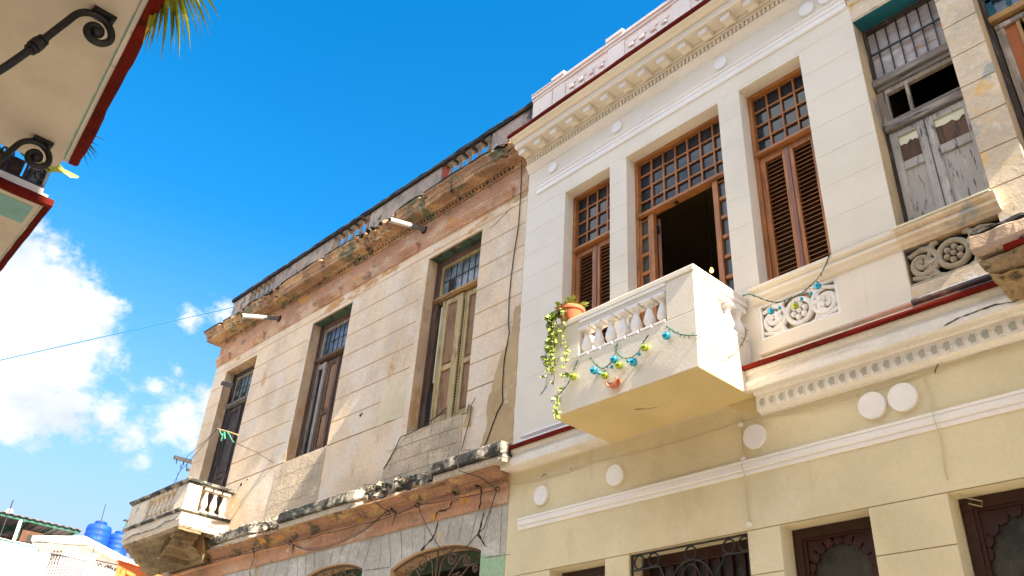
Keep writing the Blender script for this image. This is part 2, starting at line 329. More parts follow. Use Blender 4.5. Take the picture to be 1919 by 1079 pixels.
M['baluster_dark'] = mat('baluster_dark', (.24, .205, .17), .92, [((.09, .08, .07), 9, .5, .66)], .5, 40)
M['repair'] = mat('repair', (.70, .57, .37), .92, [((.76, .63, .45), 4, .5, .7)], .4, 24)
M['cable'] = mat('cable', (.03, .027, .025), .7)
M['cable_cream'] = mat('cable_cream', (.55, .47, .32), .7)
M['cable_blue'] = mat('cable_blue', (.015, .16, .30), .6)
M['green_wire'] = mat('green_wire', (.012, .085, .052), .5)
M['gold_wire'] = mat('gold_wire', (.16, .12, .05), .5)
M['terra'] = mat('terra', (.46, .12, .05), .75, [((.68, .30, .17), 6, .5, .66), ((.40, .08, .035), 12, .6, .7)], .2, 40)
M['leaf'] = mat('leaf', (.20, .28, .035), .5, [((.36, .40, .07), 16, .46, .58), ((.09, .17, .025), 22, .56, .66)], 0, spec=.4)
M['leaf_dark'] = mat('leaf_dark', (.035, .09, .02), .5, [((.12, .18, .03), 14, .5, .62)], 0, spec=.4)
M['palm'] = mat('palm', (.30, .34, .03), .5, [((.55, .48, .05), (12, 12, 12), .5, .64), ((.30, .17, .04), 20, .64, .7)], 0, spec=.4)
M['balc_white'] = mat('balc_white', (.56, .49, .41), .85, [((.48, .41, .34), 1.2, .5, .7)], .12, 30, var=.05)
M['balc_teal'] = mat('balc_teal', (.22, .42, .41), .8, [((.16, .33, .33), 5, .5, .7)], .15, 40)
M['balc_edge'] = mat('balc_edge', (.62, .56, .50), .85, [((.35, .50, .48), (3, 14, 14), .6, .7), ((.42, .36, .30), 7, .6, .7)], .3, 40)
M['opposite'] = mat('opposite', (.66, .58, .46), .85, (), .2, 20)
M['asphalt'] = mat('asphalt', (.30, .27, .225), .9, [((.22, .20, .17), 2, .5, .7)], .4, 60, fine=(80, .3))
M['paving'] = mat('paving', (.42, .37, .30), .9, [((.34, .30, .24), 1.5, .5, .7)], .3, 50, fine=(60, .2))
M['bg_white'] = mat('bg_white', (.82, .78, .74), .8, (), .1, 20)
M['bg_pink'] = mat('bg_pink', (.78, .66, .58), .8, (), .1, 20)
M['bg_aqua'] = mat('bg_aqua', (.20, .46, .42), .8, [((.26, .5, .46), 1, .5, .7)], .1, 20)
M['bg_orange'] = mat('bg_orange', (.74, .16, .035), .8, [((.6, .13, .03), 1.5, .5, .7)], .1, 20)
M['bg_brown'] = mat('bg_brown', (.085, .035, .018), .85, [((.10, .05, .03), (3, 6, 3), .5, .64)], .1, 20)
M['bg_sheet'] = mat('bg_sheet', (.13, .11, .105), .7, [((.09, .085, .08), (1, 8, 1), .5, .6)], 0)
M['bg_green'] = mat('bg_green', (.02, .085, .055), .6)
M['tank'] = mat('tank', (.003, .045, .36), .6, [((.004, .07, .44), 2, .5, .7)], 0, spec=.25)
M['tank_cream'] = mat('tank_cream', (.62, .54, .44), .7)
def metallic(name, c):
    mt = mat(name, c, .22, (), 0, metal=.75, spec=.5, var=.02, coat=.6); return mt
M['teal_bauble'] = metallic('teal_bauble', (.015, .34, .50))
M['green_bauble'] = metallic('green_bauble', (.34, .42, .025))
bulb = bpy.data.materials.new('bulb'); bulb.use_nodes = True
bb = bulb.node_tree.nodes['Principled BSDF']; bb.inputs['Emission Color'].default_value = (1, .62, .12, 1); bb.inputs['Emission Strength'].default_value = 1.6
bb.inputs['Base Color'].default_value = (.8, .6, .2, 1)
M['bulb'] = bulb

# ------------------------------------------------------------------ facade builder
def facade(x0, x1, z0, z1, holes, grooves=(), thick=.42, gw=.013, gd=.012, arches=(), cap=True, gx=()):
    """front wall with rectangular openings, recessed joint lines and real thickness; returns wall, groove, reveal builders"""
    wall, grv, rev = MB(), MB(), MB()
    xs = {x0, x1}; zs = {z0, z1}
    for h in holes: xs |= {h[0], h[1]}; zs |= {h[2], h[3]}
    gr = [g for g in grooves if z0 + .03 < g < z1 - .03]
    for g in gr: zs |= {g - gw / 2, g + gw / 2}
    xs = sorted(x for x in xs if x0 - 1e-6 <= x <= x1 + 1e-6); zs = sorted(z for z in zs if z0 - 1e-6 <= z <= z1 + 1e-6)
    inh = lambda x, z: any(h[0] < x < h[1] and h[2] < z < h[3] for h in holes)
    ing = lambda z: any(abs(z - g) < gw / 2 for g in gr)
    for i in range(len(xs) - 1):
        a, b = xs[i], xs[i + 1]
        if b - a < 1e-5: continue
        for j in range(len(zs) - 1):
            c, d = zs[j], zs[j + 1]
            if d - c < 1e-6: continue
            mx_, mz = (a + b) / 2, (c + d) / 2
            if inh(mx_, mz): continue
            if ing(mz):
                grv.quad((a, gd, c), (b, gd, c), (b, gd, d), (a, gd, d))
                wall.quad((a, 0, c), (b, 0, c), (b, gd, c), (a, gd, c)); wall.quad((a, gd, d), (b, gd, d), (b, 0, d), (a, 0, d))
            else:
                wall.quad((a, 0, c), (b, 0, c), (b, 0, d), (a, 0, d))
            wall.quad((a, thick, c), (a, thick, d), (b, thick, d), (b, thick, c))
    if cap:
        for x in (x0, x1): wall.quad((x, 0, z0), (x, thick, z0), (x, thick, z1), (x, 0, z1))
        wall.quad((x0, 0, z1), (x1, 0, z1), (x1, thick, z1), (x0, thick, z1)); wall.quad((x0, 0, z0), (x1, 0, z0), (x1, thick, z0), (x0, thick, z0))
    for h in holes:
        a, b, c, d = h[:4]
        rev.quad((a, 0, c), (a, thick, c), (a, thick, d), (a, 0, d)); rev.quad((b, 0, c), (b, thick, c), (b, thick, d), (b, 0, d))
        rev.quad((a, 0, d), (b, 0, d), (b, thick, d), (a, thick, d)); rev.quad((a, 0, c), (b, 0, c), (b, thick, c), (a, thick, c))
        if len(h) > 4:      # segmental arch: the opening's head drops by h[4] towards both sides
            rise = h[4]; n = 18
            f = lambda t: d - rise * (abs(2 * t - 1) ** 2.3)
            for k in range(n):
                t0, t1 = k / n, (k + 1) / n
                xa, xb = a + (b - a) * t0, a + (b - a) * t1
                wall.quad((xa, 0, f(t0)), (xb, 0, f(t1)), (xb, 0, d), (xa, 0, d))
                rev.quad((xa, 0, f(t0)), (xb, 0, f(t1)), (xb, thick, f(t1)), (xa, thick, f(t0)))
    return wall, grv, rev
def room(x0, x1, y0, y1, z0, z1):
    """walls, floor and ceiling of the room behind an opening; the side to the street stays open"""
    b = MB()
    t = .05
    b.box(x0 - t, x0, y0, y1, z0, z1); b.box(x1, x1 + t, y0, y1, z0, z1); b.box(x0 - t, x1 + t, y1, y1 + t, z0 - t, z1 + t)
    b.box(x0 - t, x1 + t, y0, y1, z0 - t, z0); b.box(x0 - t, x1 + t, y0, y1, z1, z1 + t)
    return b
def rustic(z_top, step, n): return [z_top - step * k for k in range(n)]
def strip(pts, w, y, mb, th=.004):
    """thin irregular ribbon lying on the wall along (x,z) points"""
    P = [Vector((p[0], p[1])) for p in pts]
    Q = []
    for i in range(len(P) - 1):
        n = max(2, int((P[i + 1] - P[i]).length / .035))
        for k in range(n): Q.append(P[i].lerp(P[i + 1], k / n))
    Q.append(P[-1])
    L_, R_ = [], []
    for i, q in enumerate(Q):
        t = (Q[min(i + 1, len(Q) - 1)] - Q[max(i - 1, 0)]).normalized(); nn = Vector((-t.y, t.x))
        ww = w * random.uniform(.35, 1.3) / 2 * (1 if 0 < i < len(Q) - 1 else .2)
        jt = nn * random.uniform(-1, 1) * w * .28
        L_.append(q + jt + nn * ww); R_.append(q + jt - nn * ww)
    for i in range(len(Q) - 1):
        mb.quad((L_[i].x, y, L_[i].y), (L_[i + 1].x, y, L_[i + 1].y), (R_[i + 1].x, y, R_[i + 1].y), (R_[i].x, y, R_[i].y))
def patch(outline, y0, mb, th=.006, wob=.012):
    """thin slab of bare or added plaster with a ragged outline"""
    pts = []
    n = len(outline)
    for i in range(n):
        a, b = Vector(outline[i]), Vector(outline[(i + 1) % n])
        k = max(2, int((b - a).length / .07))
        for j in range(k):
            p = a.lerp(b, j / k); pts.append((p.x + random.uniform(-wob, wob), p.y + random.uniform(-wob, wob)))
    mb.prism(pts, y0 - th, y0 + .002)
def curve(pts, m=4):
    P = [Vector(q) for q in pts]; Q = []
    for i in range(len(P) - 1):
        p0, p1, p2, p3 = P[max(i - 1, 0)], P[i], P[i + 1], P[min(i + 2, len(P) - 1)]
        for k in range(m):
            t = k / m; Q.append(.5 * ((2 * p1) + (p2 - p0) * t + (2 * p0 - 5 * p1 + 4 * p2 - p3) * t * t + (3 * p1 - p0 - 3 * p2 + p3) * t ** 3))
    return Q + [P[-1]]
def scroll(cx, cz, r0, turns, a0, sgn=1, shrink=.22, n=26):
    out = []
    for i in range(n + 1):
        t = i / n; a = a0 + sgn * turns * 2 * PI * t; r = r0 * (1 - (1 - shrink) * t)
        out.append((cx + r * math.cos(a), cz + r * math.sin(a)))
    return out
def baluster_mesh(name, mt, h=.30, r=.055, parent=None):
    b = MB()
    q = r * 1.12
    b.box(-q, q, -q, q, 0, h * .07); b.box(-q, q, -q, q, h * .90, h)
    prof = [(.80, .07), (.86, .10), (.80, .125), (.52, .15), (.50, .17), (.74, .21), (.93, .27), (1.0, .34), (.95, .42), (.80, .52), (.62, .62), (.48, .71), (.44, .755),
            (.60, .775), (.62, .795), (.46, .815), (.52, .845), (.74, .875), (.92, .895), (.92, .905)]
    b.lathe([(p[0] * r, p[1] * h) for p in prof], (0, 0, 0), 14)
    return b.build(name, mt, parent, smooth=True)

# ------------------------------------------------------------------ ground
b = MB(); b.quad((-900, -900, 0), (900, -900, 0), (900, 900, 0), (-900, 900, 0))
tag(b.build('ground', M['paving']), kind='structure')
b = MB(); b.quad((-60, .75, .004), (60, .75, .004), (60, 5.4, .004), (-60, 5.4, .004))
tag(b.build('road', M['asphalt']), kind='structure')
b = MB(); b.box(-60, 60, 5.4, 6.45, 0, .13)
tag(b.build('pavement', M['paving']), kind='structure')

# ================================================================== cream house
house = empty('cream_house', (0, 6.5, 0))
tag(house, 'freshly painted cream house with white cornice, wooden lattice windows and projecting balcony', 'house')
UP = [(-6.60, -5.79, 6.15, 8.835), (-5.51, -4.10, 5.45, 8.835), (-3.81, -3.03, 6.15, 8.835)]
w, g, r_ = facade(-7.37, -2.40, 5.0, 11.06, UP + [(-3.85, -3.03, 5.575, 5.955)], rustic(8.87, .38, 8), thick=.42, gw=.009, gd=.0022)
w.build('upper_wall', M['cream'], house, also=((g, M['cream']), (r_, M['cream'])))
b = MB(); b.box(-3.9, -2.98, .075, .10, 5.5, 6.0); b.build('grille_back', M['cream_low'], house)
LOW = [(-6.65, -5.86, .13, 3.80), (-5.55, -4.19, .13, 3.80), (-3.87, -3.07, .13, 3.80), (-2.455, -1.50, .13, 3.80)]
w, g, r_ = facade(-7.37, 3.0, 0, 5.0, LOW, rustic(3.805, .38, 10), thick=.42, gw=.009, gd=.006)
w.build('lower_wall', M['cream_low'], house, also=((g, M['joint_pale']), (r_, M['cream_low'])))
b = MB(); b.box(-7.37, 3.0, .42, 9, 10.0, 10.12); b.box(-7.37, -7.30, .43, 9, 0, 9.99); b.box(2.9, 3.0, .43, 9, 0, 9.99); b.box(-7.3, 2.9, 8.9, 9, 0, 9.99)
b.build('roof', M['parapet_cream'], house)
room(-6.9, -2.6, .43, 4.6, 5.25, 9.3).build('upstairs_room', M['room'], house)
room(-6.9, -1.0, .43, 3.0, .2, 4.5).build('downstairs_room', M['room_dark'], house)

# cornice: red drip, crown moulding, white fillet, brackets, carved course, bed moulding
def run(prof, x0, x1, step=None, jit=None):
    b = MB(); n = 1 if not step else max(1, int((x1 - x0) / step))
    b.sweep(prof, [(x0 + (x1 - x0) * i / n, 0, 0, -1) for i in range(n + 1)], jit); return b
CX1 = 2.6
def ledge_jit(bx, by, d, z, j):
    q = mnoise.noise(Vector((bx * 2.3, j * 3.1, 5))) * .006
    return d + q * 1.2, z + q
run([(0, 9.975), (.46, 9.975), (.475, 9.985), (.475, 10.02), (.30, 10.06), (0, 10.07)], -7.37, CX1, .12, ledge_jit).build('red_drip', M['red_trim'], house)
run([(0, 9.80), (.10, 9.83), (.10, 9.875), (.285, 9.875), (.285, 9.895), (.30, 9.90), (.305, 9.955), (.32, 9.96), (.335, 9.945), (.355, 9.95), (.38, 9.962), (.42, 9.958), (.445, 9.968), (.445, 9.974), (0, 9.974)],
    -7.37, CX1).build('crown_moulding', M['cream'], house)
b = MB(); b.sweep([(.286, 9.868), (.312, 9.868), (.312, 9.952), (.286, 9.952)], [(-7.372, 0, 0, -1), (CX1, 0, 0, -1)]); b.build('cornice_fillet', M['white'], house, bevel=.004)
b = MB()
prof = [(.10, 9.805), (.135, 9.79), (.17, 9.80), (.20, 9.795), (.225, 9.775), (.245, 9.775), (.252, 9.79), (.252, 9.868), (.10, 9.868)]
b.prism([(0, 0), (1, 0), (1, 1)], 0, 1); b.v = []; b.f = []
n = len(prof)
b.add([(x, -d, z) for x in (-.062, .062) for d, z in prof], [tuple(range(n)), tuple(range(2 * n - 1, n - 1, -1))] + [(i, i + n, (i + 1) % n + n, (i + 1) % n) for i in range(n)])
b.box(-.07, .07, -.262, -.10, 9.848, 9.869)
cap = MB(); cap.box(-.060, .060, -.258, -.251, 9.776, 9.835)
br = b.build('cornice_bracket', M['cream'], house, bevel=.004, also=((cap, M['white']),)); br.location = (-7.28, 0, 0)
for k in range(1, 31): copy_obj(br, house, (-7.28 + .3215 * k, 0, 0))
b = MB(); b.box(-7.37, CX1, -.045, 0, 9.685, 9.80)
x = -7.35
while x < CX1:     # carved egg-like course
    b.lathe([(.010, -.052), (.030, -.050), (.034, -.03)], (x, -.02, 9.745), 7, 'y') if False else b.box(x, x + .034, -.075, -.04, 9.70, 9.775)
    x += .058
b.box(-7.37, CX1, -.085, -.045, 9.782, 9.80)
b.build('carved_course', M['cream'], house, bevel=.006, seg=1)
run([(0, 9.56), (.012, 9.565), (.018, 9.60), (.04, 9.63), (.065, 9.66), (.07, 9.685), (0, 9.687)], -7.372, CX1).build('bed_moulding', M['cream'], house)
run([(0, 9.09), (.018, 9.092), (.024, 9.105), (.024, 9.165), (.034, 9.17), (.034, 9.215), (.05, 9.225), (.055, 9.245), (0, 9.258)], -7.16, -2.42).build('frieze_band', M['white'], house)
d0 = None
for (x, z, r) in [(-6.85, 9.41, .085), (-5.65, 9.415, .085), (-4.0, 9.405, .088), (-2.85, 9.41, .09), (-2.61, 9.41, .09)]:
    b = MB(); b.lathe([(r, 0), (r, -.022), (r * .96, -.03), (.001, -.032)], (x, 0, z), 36, 'y'); b.build('frieze_disc', M['white'], house, smooth=True)
for (x, z, r) in [(-6.81, 4.635, .108), (-5.71, 4.635, .112), (-4.02, 4.635, .115), (-2.89, 4.625, .118), (-2.63, 4.625, .120)]:
    b = MB(); b.lathe([(r, 0), (r, -.026), (r * .97, -.034), (.001, -.035)], (x, 0, z), 40, 'y'); b.build('frieze_disc', M['white'], house, smooth=True)
run([(0, 4.30), (.010, 4.302), (.016, 4.325), (.012, 4.345), (.028, 4.35), (.030, 4.40), (.022, 4.402), (.034, 4.41), (.034, 4.43), (0, 4.435)], -7.17, 2.9).build('frieze_band', M['white'], house)
# roof parapet with piers and small relief blocks
b = MB(); b.box(-7.37, CX1, -.006, .25, 10.12, 11.03)
b.build('parapet', M['parapet_pink'], house)
b = MB(); b.box(-7.37, CX1, -.05, .3, 11.04, 11.10); b.box(-7.37, CX1, -.03, .28, 10.99, 11.04)
b.build('parapet_coping', M['parapet_cream'], house, bevel=.008)
px = -7.37
for (xa, xb) in ((-7.36, -6.94), (-6.92, -6.66), (-5.81, -5.50), (-4.66, -4.36), (-3.52, -3.22), (-2.38, -2.08)):
    b = MB(); b.box(xa, xb, -.02, .2, 10.12, 10.985); b.box(xa - .005, xb + .005, -.065, .25, 11.10, 11.17 if xa > -6.93 else 11.12)
    b.build('parapet_pier', M['parapet_cream'], house, bevel=.008)
rel = None; x = -6.60
for (xa, xb) in ((-6.62, -5.84), (-5.47, -4.70), (-4.33, -3.56), (-3.19, -2.42)):
    k = 4; pitch = (xb - xa) / k
    for i in range(k):
        xc = xa + pitch * (i + .5)
        if rel is None:
            b = MB(); b.box(-.062, .062, -.028, 0, 10.56, 10.70); b.box(-.045, .045, -.040, -.02, 10.735, 10.80); b.box(-.08, .08, -.018, 0, 10.82, 10.86)
            rel = b.build('relief_block', M['parapet_cream'], house, bevel=.006); rel.location = (xc, 0, 0)
        else: copy_obj(rel, house, (xc, 0, 0))

# middle cornice between the storeys
def mid(x0, x1):
    run([(0, 5.235), (.16, 5.232), (.19, 5.228), (.195, 5.245), (.19, 5.268), (.03, 5.275), (0, 5.277)], x0, x1, .07, ledge_jit).build('red_ledge', M['red'], house)
    run([(0, 5.021), (.165, 5.021), (.168, 5.03), (.168, 5.105), (.15, 5.115), (.135, 5.135), (.125, 5.165), (.128, 5.18), (.145, 5.19), (.155, 5.215), (.155, 5.231), (0, 5.231)], x0, x1).build('middle_cornice', M['white_dirty'], house)
mid(-7.38, -5.74); mid(-4.02, 2.8)
band = run([(0, 4.815), (.02, 4.818), (.03, 4.835), (.075, 4.85), (.08, 4.985), (.11, 4.99), (.12, 5.0195), (0, 5.0195)], -3.93, 2.8)
b = MB(); x = -3.88
while x < 2.7: b.box(x, x + .042, -.086, -.07, 4.875, 4.948); b.box(x - .012, x + .02, -.088, -.075, 4.90, 4.93); x += .0985
marks = b
b = MB(); x = -3.92
while x < 2.7: b.box(x + .05, x + .09, -.084, -.078, 4.865, 4.965); x += .0985
band.build('dentil_band', M['white_dirty'], house, also=((b, M['white_dirty']), (marks, M['dentil_grey'])))
# base mouldings of the upper storey and the window sill
run([(0, 5.405), (.028, 5.41), (.04, 5.425), (.028, 5.445), (0, 5.455)], -7.20, -5.76).build('base_moulding', M['white'], house)
run([(0, 5.29), (.045, 5.29), (.045, 5.37), (.03, 5.385), (0, 5.39)], -7.24, -5.76).build('base_moulding', M['white'], house)
run([(0, 5.39), (.03, 5.395), (.045, 5.405), (.05, 5.425), (.03, 5.445), (0, 5.45)], -3.86, -2.40).build('base_moulding', M['cream'], house)
run([(0, 5.278), (.032, 5.278), (.032, 5.375), (0, 5.385)], -3.97, -2.40).build('base_moulding', M['cream'], house)
run([(0, 5.97), (.012, 5.975), (.03, 5.985), (.035, 6.005), (.062, 6.03), (.065, 6.06), (.05, 6.07), (.055, 6.09), (.085, 6.10), (.09, 6.135), (.07, 6.149), (0, 6.149)], -3.90, -2.40).build('window_sill', M['cream'], house, bevel=.002, seg=1)

# windows
def lattice(parent, x0, x1, z0, z1, cols, rows, y=.175, fw=.045, mw=.022):
    f = MB(); f.box(x0, x0 + fw, y - .015, y + .07, z0, z1); f.box(x1 - fw, x1, y - .015, y + .07, z0, z1); f.box(x0 + fw, x1 - fw, y - .015, y + .07, z1 - fw, z1)
    f.box(x0 + fw, x1 - fw, y - .03, y + .07, z0, z0 + .062); f.box(x0 + fw, x1 - fw, y - .045, y - .03, z0 + .004, z0 + .022)
    fr = f.build('transom_frame', M['wood_h'], parent, bevel=.004, seg=1)
    l = MB(); a, b_, c, d = x0 + fw, x1 - fw, z0 + .062, z1 - fw
    for i in range(1, cols): xc = a + (b_ - a) * i / cols; l.box(xc - mw / 2, xc + mw / 2, y + .026, y + .055, c, d)
    for j in range(1, rows): zc = c + (d - c) * j / rows; l.box(a, b_, y + .029, y + .052, zc - mw / 2, zc + mw / 2)
    l.build('lattice', M['wood'], parent, bevel=.003, seg=1)
    p = MB(); p.box(a, b_, y + .056, y + .062, c, d); p.build('pane', M['glass'], parent)
def louvre_leaf(parent, x0, x1, z0, z1, y=.19):
    st = .062; f = MB()
    f.box(x0, x0 + st, y, y + .04, z0, z1); f.box(x1 - st, x1, y, y + .04, z0, z1)
    f.box(x0 + st, x1 - st, y + .002, y + .038, z1 - .075, z1); f.box(x0 + st, x1 - st, y + .002, y + .038, z0, z0 + .11)
    lf = f.build('shutter', M['wood'], parent, bevel=.004, seg=1)
    s = MB(); n = int((z1 - z0 - .2) / .053); rot = Matrix.Rotation(R(38), 3, 'X')
    for i in range(n):
        zc = z0 + .11 + (z1 - z0 - .185) * (i + .5) / n
        s.rbox(((x0 + x1) / 2, y + .02, zc), (x1 - x0 - 2 * st + .01, .042, .007), rot)
    s.build('shutter_slats', M['louvre'], parent)
    bk = MB(); bk.box(x0 + st, x1 - st, y + .05, y + .055, z0 + .05, z1 - .05); bk.build('shutter_back', M['room_dark'], parent)
def win(label=None):
    return None
for (x0, x1, z0, z1) in (UP[0], UP[2]):
    wnd = empty('window'); wnd.parent = house
    zt = 7.90
    lattice(wnd, x0 + .002, x1 - .002, zt, z1 - .002, 4, 4)
    f = MB(); f.box(x0 + .002, x0 + .05, .165, .245, z0, zt); f.box(x1 - .05, x1 - .002, .165, .245, z0, zt); f.box(x0 + .05, x1 - .05, .165, .245, z0, z0 + .03)
    f.build('window_frame', M['wood'], wnd, bevel=.004, seg=1)
    xm = (x0 + x1) / 2
    louvre_leaf(wnd, x0 + .053, xm - .004, z0 + .035, zt - .01); louvre_leaf(wnd, xm + .004, x1 - .053, z0 + .035, zt - .01)
    b = MB(); b.box(xm - .02, xm + .02, .178, .19, z0 + .035, zt - .02); b.build('meeting_strip', M['wood_red'], wnd, bevel=.003, seg=1)
    b = MB(); b.box(x0, x1, .25, .42, z0 - .03, z0 + .01); b.build('inner_sill', M['cream'], wnd)
x0, x1, z0, z1 = UP[1]
wnd = empty('balcony_door'); wnd.parent = house
lattice(wnd, x0 + .002, x1 - .002, 7.90, z1 - .002, 7, 4)
f = MB(); f.box(x0 + .002, x0 + .045, .16, .245, z0, 7.90); f.box(x1 - .045, x1 - .002, .16, .245, z0, 7.90)
f.build('door_frame', M['wood'], wnd, bevel=.004, seg=1)
for (a, c) in ((x0 + .045, x0 + .275), (x1 - .275, x1 - .045)):     # glazed side lights
    f = MB(); left = a < -5
    if left: f.box(c - .085, c, .165, .23, z0, 7.90); f.box(a, a + .03, .175, .225, z0, 7.90); ia, ic = a + .03, c - .085
    else: f.box(a, a + .07, .165, .23, z0, 7.90); f.box(c - .03, c, .175, .225, z0, 7.90); ia, ic = a + .07, c - .03
    z = z0 + .05
    while z < 7.86: f.box(ia, ic, .178, .222, z, z + .045); z += .262
    f.box(ia, ic, .178, .222, 7.85, 7.90)
    f.build('side_light', M['wood'], wnd, bevel=.004, seg=1)
    p = MB(); p.box(ia, ic, .205, .209, z0, 7.88); p.build('pane', M['glass_dim'], wnd)
b = MB(); b.rbox((-5.215 - .61 * .28, .25 + .79 * .28, 6.67), (.04, .56, 2.34), Matrix.Rotation(math.atan2(.61, .79), 3, 'Z'))
b.build('open_door_leaf', M['wood_red'], wnd, bevel=.004, seg=1)
b = MB(); b.box(-5.27, -5.21, .215, .26, 7.62, 7.72); b.box(-5.27, -5.21, .215, .26, 6.4, 6.5); b.build('hinges', M['iron'], wnd)
b = MB(); b.box(-4.92, -4.88, .17, .20, 7.875, 7.895); b.build('bolt', M['iron'], wnd)

# carved grille panel below the right window
def carved(mb, x0, x1, z0, z1, y, r):
    cz = (z0 + z1) / 2; w_ = x1 - x0; h = z1 - z0
    T = lambda pts, rr, n=8: mb.tube([(p[0], y, p[1]) for p in pts], rr, n)
    ring = lambda cx, cc, rd, rr: T([(cx + rd * math.cos(2 * PI * k / 20), cc + rd * math.sin(2 * PI * k / 20)) for k in range(21)], rr)
    cx = (x0 + x1) / 2
    ring(cx, cz, h * .34, r)
    for s in (-1, 1):
        c2 = cx + s * w_ * .335
        T(scroll(c2, cz, h * .40, 1.45, PI / 2 * 1.0 if s > 0 else PI / 2, s * 1, .25), r)
        T(scroll(c2, cz, h * .24, 1.0, -PI / 2, -s, .4), r * .8)
        T([(cx + s * h * .30, z0 + .01), (cx + s * h * .55, z0 + h * .12), (c2 - s * h * .05, z0 + h * .08), (x1 - .02 if s > 0 else x0 + .02, z0 + h * .2)], r * .8)
        T([(cx + s * h * .30, z1 - .01), (cx + s * h * .55, z1 - h * .12), (c2 - s * h * .05, z1 - h * .08), (x1 - .02 if s > 0 else x0 + .02, z1 - h * .2)], r * .8)
        T([(cx + s * h * .36, cz), (cx + s * h * .62, cz + s * h * .1)], r * 1.1)
        T([(cx + s * h * .40, z0), (cx + s * h * .62, cz), (cx + s * h * .40, z1)], r * .9)
    for k in range(6):
        a = 2 * PI * k / 6 + .3
        mb.ball((cx + h * .17 * math.cos(a), y, cz + h * .17 * math.sin(a)), h * .085, 8)
    mb.ball((cx, y - .01, cz), h * .07, 8)
    for s in (-1, 1):
        for k in range(4):
            a = 2 * PI * k / 4 + .5; mb.ball((cx + s * w_ * .335 + h * .09 * math.cos(a), y, cz + h * .09 * math.sin(a)), h * .07, 8)
b = MB(); carved(b, -3.845, -3.035, 5.58, 5.95, .035, .026)
b.box(-3.85, -3.825, .005, .05, 5.577, 5.953); b.box(-3.055, -3.031, .005, .05, 5.577, 5.953); b.box(-3.825, -3.055, .005, .05, 5.577, 5.597); b.box(-3.825, -3.055, .005, .05, 5.935, 5.953)
b.build('carved_grille', M['white'], house, smooth=True)

# projecting balcony
balc = empty('balcony'); balc.parent = house
BX0, BX1, BY = -5.79, -3.975, -.87
b = MB()
b.box(BX0, BX1, BY, BY + .13, 5.02, 5.595)                 # front apron
b.box(BX0, BX0 + .13, BY + .131, -.001, 5.02, 5.595); b.box(BX1 - .13, BX1, BY + .131, -.001, 5.02, 5.595)
b.box(-4.305, BX1, BY, BY + .13, 5.596, 6.02); b.box(BX1 - .13, BX1, BY + .131, -.50, 5.596, 6.02)     # corner pier
b.box(BX0, -5.44, BY, BY + .13, 5.596, 6.02); b.box(BX0, BX0 + .13, BY + .131, -.50, 5.596, 6.02)
b.build('parapet', M['cream'], balc, bevel=.006)
b = MB(); b.box(BX0 + .131, BX1 - .131, BY + .131, -.001, 5.10, 5.30); b.build('floor', M['white_dirty'], balc)
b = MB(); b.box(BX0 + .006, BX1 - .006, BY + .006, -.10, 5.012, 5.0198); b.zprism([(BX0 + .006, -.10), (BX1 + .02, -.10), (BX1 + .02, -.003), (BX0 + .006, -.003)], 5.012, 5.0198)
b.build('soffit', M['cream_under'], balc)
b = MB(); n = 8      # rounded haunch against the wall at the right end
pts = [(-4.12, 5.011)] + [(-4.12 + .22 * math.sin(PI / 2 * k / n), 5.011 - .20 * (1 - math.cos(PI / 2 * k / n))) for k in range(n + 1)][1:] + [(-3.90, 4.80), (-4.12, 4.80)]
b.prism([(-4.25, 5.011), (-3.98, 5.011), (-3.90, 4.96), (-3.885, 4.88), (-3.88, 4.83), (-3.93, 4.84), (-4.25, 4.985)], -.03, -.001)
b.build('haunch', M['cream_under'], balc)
b = MB()
b.box(BX0 - .012, BX1 + .012, BY - .014, BY + .15, 6.021, 6.088); b.box(BX0 - .012, BX0 + .15, BY + .151, -.001, 6.021, 6.088); b.box(BX1 - .15, BX1 + .012, BY + .151, -.001, 6.021, 6.088)
b.build('handrail', M['cream'], balc, bevel=.01)
b = MB()
b.box(-5.44, -4.305, BY + .012, BY + .11, 5.935, 6.0205); b.box(-5.44, -4.305, BY - .012, BY + .012, 5.985, 6.0205); b.box(-5.44, -4.305, BY + .005, BY + .012, 5.955, 5.985)
for (xa, s) in ((BX1, 1), (BX0, -1)):
    b.box(min(xa - s * .11, xa - s * .012), max(xa - s * .11, xa - s * .012), -.50, -.002, 5.935, 6.0205)
    b.box(min(xa - s * .012, xa + s * .012), max(xa - s * .012, xa + s * .012), -.50, -.002, 5.985, 6.0205)
b.build('rail_moulding', M['white'], balc, bevel=.005, seg=1)
bal = baluster_mesh('baluster', M['white'], .338, .060, balc)
xs_ = [-5.385 + .1655 * k for k in range(7)]
bal.location = (xs_[0], BY + .062, 5.597)
for x in xs_[1:]: copy_obj(bal, balc, (x, BY + .062, 5.597))
for x in (BX1 - .062, BX0 + .062):
    for y in (-.43, -.265, -.10): copy_obj(bal, balc, (x, y, 5.597))
b = MB()   # broken clay drain spout
n = 10; C0 = Vector((-4.945, BY, 5.16))
for k in range(n):
    a0, a1 = PI + PI * k / n, PI + PI * (k + 1) / n
    for (ra, rb, ya, yb) in ((.072, .058, -.075, 0),):
        P = lambda a, rr, y: (C0.x + rr * math.cos(a), C0.y + y, C0.z + rr * math.sin(a))
        b.add([P(a0, ra, ya), P(a1, ra, ya), P(a1, ra, yb), P(a0, ra, yb), P(a0, rb, ya), P(a1, rb, ya), P(a1, rb, yb), P(a0, rb, yb)],
              ((0, 1, 2, 3), (7, 6, 5, 4), (0, 4, 5, 1)))
b.box(C0.x - .05, C0.x + .0, C0.y - .012, C0.y + .0, C0.z - .05, C0.z)
b.build('clay_spout', M['terra'], balc)
b = MB(); strip([(-5.02, -.52), (-4.88, -.44), (-4.80, -.42)], .02, 0, b); b.v = [(v[0], v[2], 5.0105) for v in b.v]; b.build('soffit_crack', M['crack'], balc)

